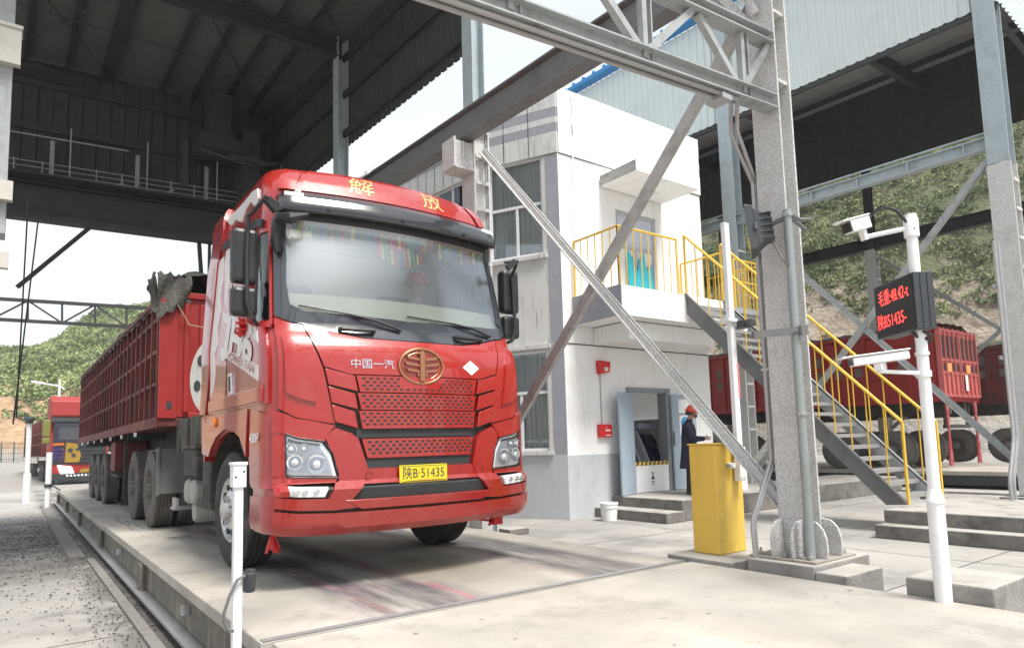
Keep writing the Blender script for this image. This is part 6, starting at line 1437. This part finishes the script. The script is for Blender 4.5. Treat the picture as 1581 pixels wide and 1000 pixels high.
for x in (20.55,22.5):
    b.prism([(-.12,0),(.12,0),(.03,.95),(-.03,.95)],(x,7.72,.12+.0),(1,0,0),(0,0,1),(0,1,0),.04); b.prism([(-.03,.95),(.03,.95),(.1,1.75),(-.1,1.75)],(x,7.72,.12),(1,0,0),(0,0,1),(0,1,0),.04)
b.sep('mud_flap',mat('red_white_flap',(.30,.03,.035),.7,dirt=(.45,.3,.28),dscale=8,damt=.7),T1)
T2=parked('cargo_trailer','dark red slatted trailer parked beyond the rear doors of the bright red one',25.6,2.0,13.0,1.9,3.75,'rust',rear=False)
wC=wheel(T2,25.75,6.5,.55,.27,dual=True); bpy.context.view_layer.update(); q0=base_of(T2)
for y in (8.0,9.5): copy_tree(wC,T2,Vector((25.75,y,.55))-q0)
T3=parked('cargo_trailer','dark red trailer glimpsed behind the weigh house corner',22.0,22.0,12,1.5,3.6,'rust',rear=False)
# vertical conduits at the right edge
cp=thing('conduit_pair','pair of thin grey conduits standing in the right foreground of the storage hall','conduit',(13.0,4.0,G))
b=MB()
for k,(u0,v0,u1,v1) in enumerate(((1536,358,1567,690),(1545,355,1578,700))):
    A_=at(u0,v0,1,4.0); B_=at(u1,v1,1,4.0); A_.x=B_.x=(13.1+.16*k); b.tube([(A_.x,4.0,4.2),(A_.x,4.0,.95),(A_.x-.05,4.0,.8),(A_.x-.33,4.0,.3),(A_.x-.36,4.0,.15),(A_.x-.30,4.0,-.45)],.03,8)
for z in (2.2,3.4): b.box(13.0,13.35,4.03,4.06,z,z+.06)
b.sep('pipe',M['conduit'],cp,smooth=True)
# ================================================================== PEOPLE
def skin_body(name,J,E,m,sub=2,parent=None):
    """continuous body: joints {name:(co,radius)} joined by edges, grown with the skin modifier"""
    names=list(J); idx={n:i for i,n in enumerate(names)}
    me=bpy.data.meshes.new(name); me.from_pydata([J[n][0] for n in names],[(idx[a],idx[c]) for a,c in E],[])
    o=bpy.data.objects.new(name,me); COL.objects.link(o)
    sk=o.modifiers.new('skin','SKIN'); sk.use_smooth_shade=True; 
    for i,n in enumerate(names):
        r=J[n][1]; v=me.skin_vertices[0].data[i]; v.radius=(r,r) if not isinstance(r,tuple) else r; v.use_root=(i==0)
    s=o.modifiers.new('sub','SUBSURF'); s.levels=sub; s.render_levels=sub
    dg=bpy.context.evaluated_depsgraph_get(); me2=bpy.data.meshes.new_from_object(o.evaluated_get(dg)); bpy.data.objects.remove(o)
    me2.name=name; me2.materials.clear(); me2.materials.append(m)
    o2=bpy.data.objects.new(name,me2); COL.objects.link(o2)
    if parent is not None: o2.parent=parent
    return o2
def hand(J,E,root,wr,d,up,side,curl=.5,k='L'):
    """palm and five fingers; d along the hand, up = back of the hand, side = thumb side"""
    d,up,side=Vector(d).normalized(),Vector(up).normalized(),Vector(side).normalized(); w=Vector(wr)
    J[k+'palm']=(w+d*.05,(.032,.020)); E.append((root,k+'palm'))
    for i,(o,ln) in enumerate(((.030,.075),(.010,.085),(-.010,.078),(-.028,.060))):
        b0=w+d*.085+side*o; a=b0+d*ln*.45-up*ln*.2*curl; c=a+d*ln*.35-up*ln*.4*curl
        J[f'{k}f{i}0']=(b0,.0095);J[f'{k}f{i}1']=(a,.0085);J[f'{k}f{i}2']=(c,.0075)
        E+= [(k+'palm',f'{k}f{i}0'),(f'{k}f{i}0',f'{k}f{i}1'),(f'{k}f{i}1',f'{k}f{i}2')]
    t0=w+d*.035+side*.035; t1=t0+d*.03+side*.02-up*.01; t2=t1+d*.028-up*.012
    J[k+'t0']=(t0,.012);J[k+'t1']=(t1,.0105);J[k+'t2']=(t2,.009); E+= [(k+'palm',k+'t0'),(k+'t0',k+'t1'),(k+'t1',k+'t2')]
PZ=-.07
mp_=thing('person','person in long navy coat and red helmet reading papers by the open door','person',(10.98,8.86,PZ))
F=Vector((.66,-.75,0)).normalized(); Lf=Vector((-F.y,F.x,0))     # facing right in the picture; Lf = the person's left
def Q(f,l,z): v=F*f+Lf*l; return Vector((v.x,v.y,z))
J={};E=[]
def j(n,f,l,z,r): J[n]=(Q(f,l,z),r)
j('pel',0,0,.93,(.14,.10)); j('waist',.0,0,1.10,(.13,.10)); j('chest',.01,0,1.30,(.15,.11)); j('neck0',.0,0,1.43,(.07,.06)); j('neck',.035,0,1.49,.05); j('head0',.075,0,1.56,(.068,.075)); j('head',.095,0,1.625,(.075,.088)); j('crown',.085,0,1.69,(.055,.06)); j('chin',.125,0,1.535,.03); j('nose',.178,0,1.595,.012)
E+= [('pel','waist'),('waist','chest'),('chest','neck0'),('neck0','neck'),('neck','head0'),('head0','head'),('head','crown'),('head0','chin'),('head','nose')]
for k,s in (('L',1),('R',-1)):
    j(k+'sh',.0,.17*s,1.38,.062); j(k+'el',.06,.235*s,1.12,.045); j(k+'wr',.29,.10*s,1.10,.029); j(k+'ear',.085,.085*s,1.61,.014)
    E+= [('chest',k+'sh'),(k+'sh',k+'el'),(k+'el',k+'wr'),('head',k+'ear')]
    j(k+'hip',.0,.09*s,.86,.085); j(k+'kn',.02+.02*s,.10*s,.48,.058); j(k+'an',.0+.03*s,.10*s,.10,.04); j(k+'toe',.15+.03*s,.115*s,.045,(.042,.03)); j(k+'heel',-.04+.03*s,.10*s,.045,.036)
    E+= [('pel',k+'hip'),(k+'hip',k+'kn'),(k+'kn',k+'an'),(k+'an',k+'toe'),(k+'an',k+'heel')]
    w=Q(.29,.10*s,1.10); hand(J,E,k+'wr',w,F*.9-Lf*.35*s+Vector((0,0,.12)),Lf*s*.8-F*.1+Vector((0,0,.2)),Vector((0,0,1)),.7,k)
skin_body('body',J,E,M['skin'],2,mp_)
# coat: lofted shell with sleeves
def loft(b,rings,cap=False):
    n=len(rings[0]); vs=[p for r in rings for p in r]
    b.add(vs,[(i*n+k,i*n+(k+1)%n,(i+1)*n+(k+1)%n,(i+1)*n+k) for i in range(len(rings)-1) for k in range(n)])
def ringQ(f,l,z,a,c,n=28,wob=0): return [Q(f+a*math.cos(t)*(1+wob*math.sin(7*t+z*9)),l+c*math.sin(t)*(1+wob*math.sin(5*t+z*5)),z) for t in [2*PI*i/n for i in range(n)]]
b=MB(); loft(b,[ringQ(-.01,0,.52,.19,.235,wob=.05),ringQ(-.01,0,.62,.18,.23,wob=.05),ringQ(-.005,0,.80,.165,.215,wob=.03),ringQ(0,0,.98,.15,.195,wob=.02),ringQ(.0,0,1.10,.145,.185,wob=.02),ringQ(.01,0,1.26,.145,.20,wob=.01),ringQ(.005,0,1.37,.125,.205),ringQ(.005,0,1.42,.095,.15),ringQ(.02,0,1.465,.07,.08),ringQ(.03,0,1.50,.068,.072),ringQ(.03,0,1.50,.06,.065)])
for s in (1,-1):
    pts=[Q(.0,.14*s,1.39),Q(.0,.20*s,1.34),Q(.03,.235*s,1.22),Q(.06,.25*s,1.12),Q(.10,.235*s,1.10),Q(.20,.165*s,1.105),Q(.285,.108*s,1.105)]
    b.tube(pts,[.075,.082,.072,.070,.066,.055,.048],14)
b.build('coat',M['navy'],None,smooth=True).parent=mp_
b=MB()
for s in (1,-1):
    b.tube([Q(.0,.09*s,.88),Q(.02+.02*s,.10*s,.50),Q(.0+.03*s,.10*s,.12),Q(.0+.03*s,.10*s,.07)],[.10,.082,.065,.07],16)
b.build('trousers',mat('black_trousers',(.01,.01,.013),.85),None,smooth=True).parent=mp_
b=MB()
for s in (1,-1):
    b.tube([Q(-.075+.03*s,.10*s,.045),Q(-.04+.03*s,.10*s,.055),Q(.04+.03*s,.105*s,.055),Q(.13+.03*s,.115*s,.045),Q(.20+.03*s,.12*s,.035)],[.025,.045,.05,.048,.025],14)
sh=b.build('shoes',M['dkgrey'],None,smooth=True); sh.parent=mp_
def helmet(par,cx,m,tilt=.25):
    b=MB(); c=cx; ax=(Vector((0,0,1))+F*tilt).normalized(); pr=[(-.01,.155),(.0,.157),(.008,.125),(.03,.122),(.07,.112),(.105,.085),(.128,.045),(.134,0)]
    b.lathe(pr,c,ax,28); sd=ax.cross(F).normalized(); fv=sd.cross(ax)
    if fv.dot(F)<0: fv=-fv
    b.prism([(.11,-.085),(.175,-.05),(.19,0),(.175,.05),(.11,.085)],c+ax*-.004,fv,sd,ax,.008)
    b.bar(c-fv*.09+ax*.085,c+fv*.09+ax*.085,.03,.012,ax,(0,.035)); o=b.build('helmet',m,None,smooth=True); o.parent=par; return o
hm=helmet(mp_,Q(.085,0,1.655),mat('red_helmet',(.60,.05,.03),.3))
b=MB(); b.tube([Q(.165,0,1.60),Q(.158,0,1.57),Q(.135,0,1.535)],[.03,.04,.035],10); b.build('face_mask',M['dkgrey'],None,smooth=True).parent=mp_
b=MB(); b.lathe([(-.05,0),(-.05,.085),(-.01,.1),(.02,.095)],Q(.055,0,1.64),(0,0,1),20); b.build('hair',M['black'],None,smooth=True).parent=mp_
pp=Q(.40,0,1.13)+mp_.location
b=MB(); b.hexa([pp+F*-.06-Lf*.10,pp+F*.09-Lf*.10+Vector((0,0,.03)),pp+F*.09+Lf*.10+Vector((0,0,.03)),pp+F*-.06+Lf*.10]+[q+Vector((0,0,.004)) for q in (pp+F*-.06-Lf*.10,pp+F*.09-Lf*.10+Vector((0,0,.03)),pp+F*.09+Lf*.10+Vector((0,0,.03)),pp+F*-.06+Lf*.10)])
tag(b.build('papers',M['paper']),'white papers held in the hands of the person in the dark coat','papers')
# driver behind the wheel
dv=thing('person','person with a red helmet sitting at the wheel behind the truck windscreen','person',(XC+.58,6.12,1.95))
F=Vector((0,-1,0)); Lf=Vector((1,0,0)); J={};E=[]
j('pel',0,0,.06,(.15,.12)); j('waist',.0,0,.22,(.14,.11)); j('chest',.02,0,.42,(.16,.12)); j('neck0',.02,0,.55,(.07,.06)); j('neck',.04,0,.60,.05); j('head0',.06,0,.67,(.068,.075)); j('head',.07,0,.735,(.075,.088)); j('crown',.06,0,.80,(.055,.06)); j('chin',.10,0,.645,.03); j('nose',.155,0,.705,.012)
E+= [('pel','waist'),('waist','chest'),('chest','neck0'),('neck0','neck'),('neck','head0'),('head0','head'),('head','crown'),('head0','chin'),('head','nose')]
for k,s in (('L',1),('R',-1)):
    j(k+'sh',.0,.18*s,.48,.062); j(k+'el',.14,.24*s,.28,.045); j(k+'wr',.27,.17*s,.36,.029); j(k+'kn',.42,.12*s,.06,.07); j(k+'an',.46,.12*s,-.34,.045); j(k+'toe',.60,.12*s,-.40,.035); j(k+'ear',.06,.085*s,.72,.014)
    E+= [('chest',k+'sh'),(k+'sh',k+'el'),(k+'el',k+'wr'),('pel',k+'kn'),(k+'kn',k+'an'),(k+'an',k+'toe'),('head',k+'ear')]
    hand(J,E,k+'wr',Q(.27,.17*s,.36),F+Vector((0,0,.2)),Lf*s,Vector((0,0,1)),.9,k)
skin_body('body',J,E,M['skin'],2,dv)
b=MB(); loft(b,[ringQ(0,0,.0,.17,.21),ringQ(0,0,.2,.15,.19),ringQ(.01,0,.4,.15,.21),ringQ(.01,0,.5,.12,.19),ringQ(.02,0,.57,.075,.085),ringQ(.03,0,.60,.068,.07)])
for s in (1,-1): b.tube([Q(0,.15*s,.49),Q(.05,.21*s,.40),Q(.14,.245*s,.28),Q(.24,.18*s,.35)],[.08,.075,.065,.045],12); b.tube([Q(0,.1*s,.06),Q(.42,.12*s,.07),Q(.46,.12*s,-.32)],[.11,.085,.06],12)
b.build('jacket',mat('pale_jacket',(.45,.42,.42),.8),None,smooth=True).parent=dv
helmet(dv,Q(.06,0,.765),MATS['red_helmet'],.1)
# ================================================================== HAZE
hz=MB(); hz.box(-204,204,-64,204,G-1,64); m=bpy.data.materials.new('haze'); m.use_nodes=True; n=m.node_tree; n.nodes.clear()
o_=n.nodes.new('ShaderNodeOutputMaterial'); v_=n.nodes.new('ShaderNodeVolumePrincipled'); v_.inputs['Color'].default_value=(.93,.95,.97,1); v_.inputs['Density'].default_value=.0010; v_.inputs['Anisotropy'].default_value=.2
n.links.new(v_.outputs[0],o_.inputs['Volume']); ho=hz.build('haze',m); tag(ho,kind='stuff'); ho['label']='thin pale haze in the air'; ho['category']='haze'
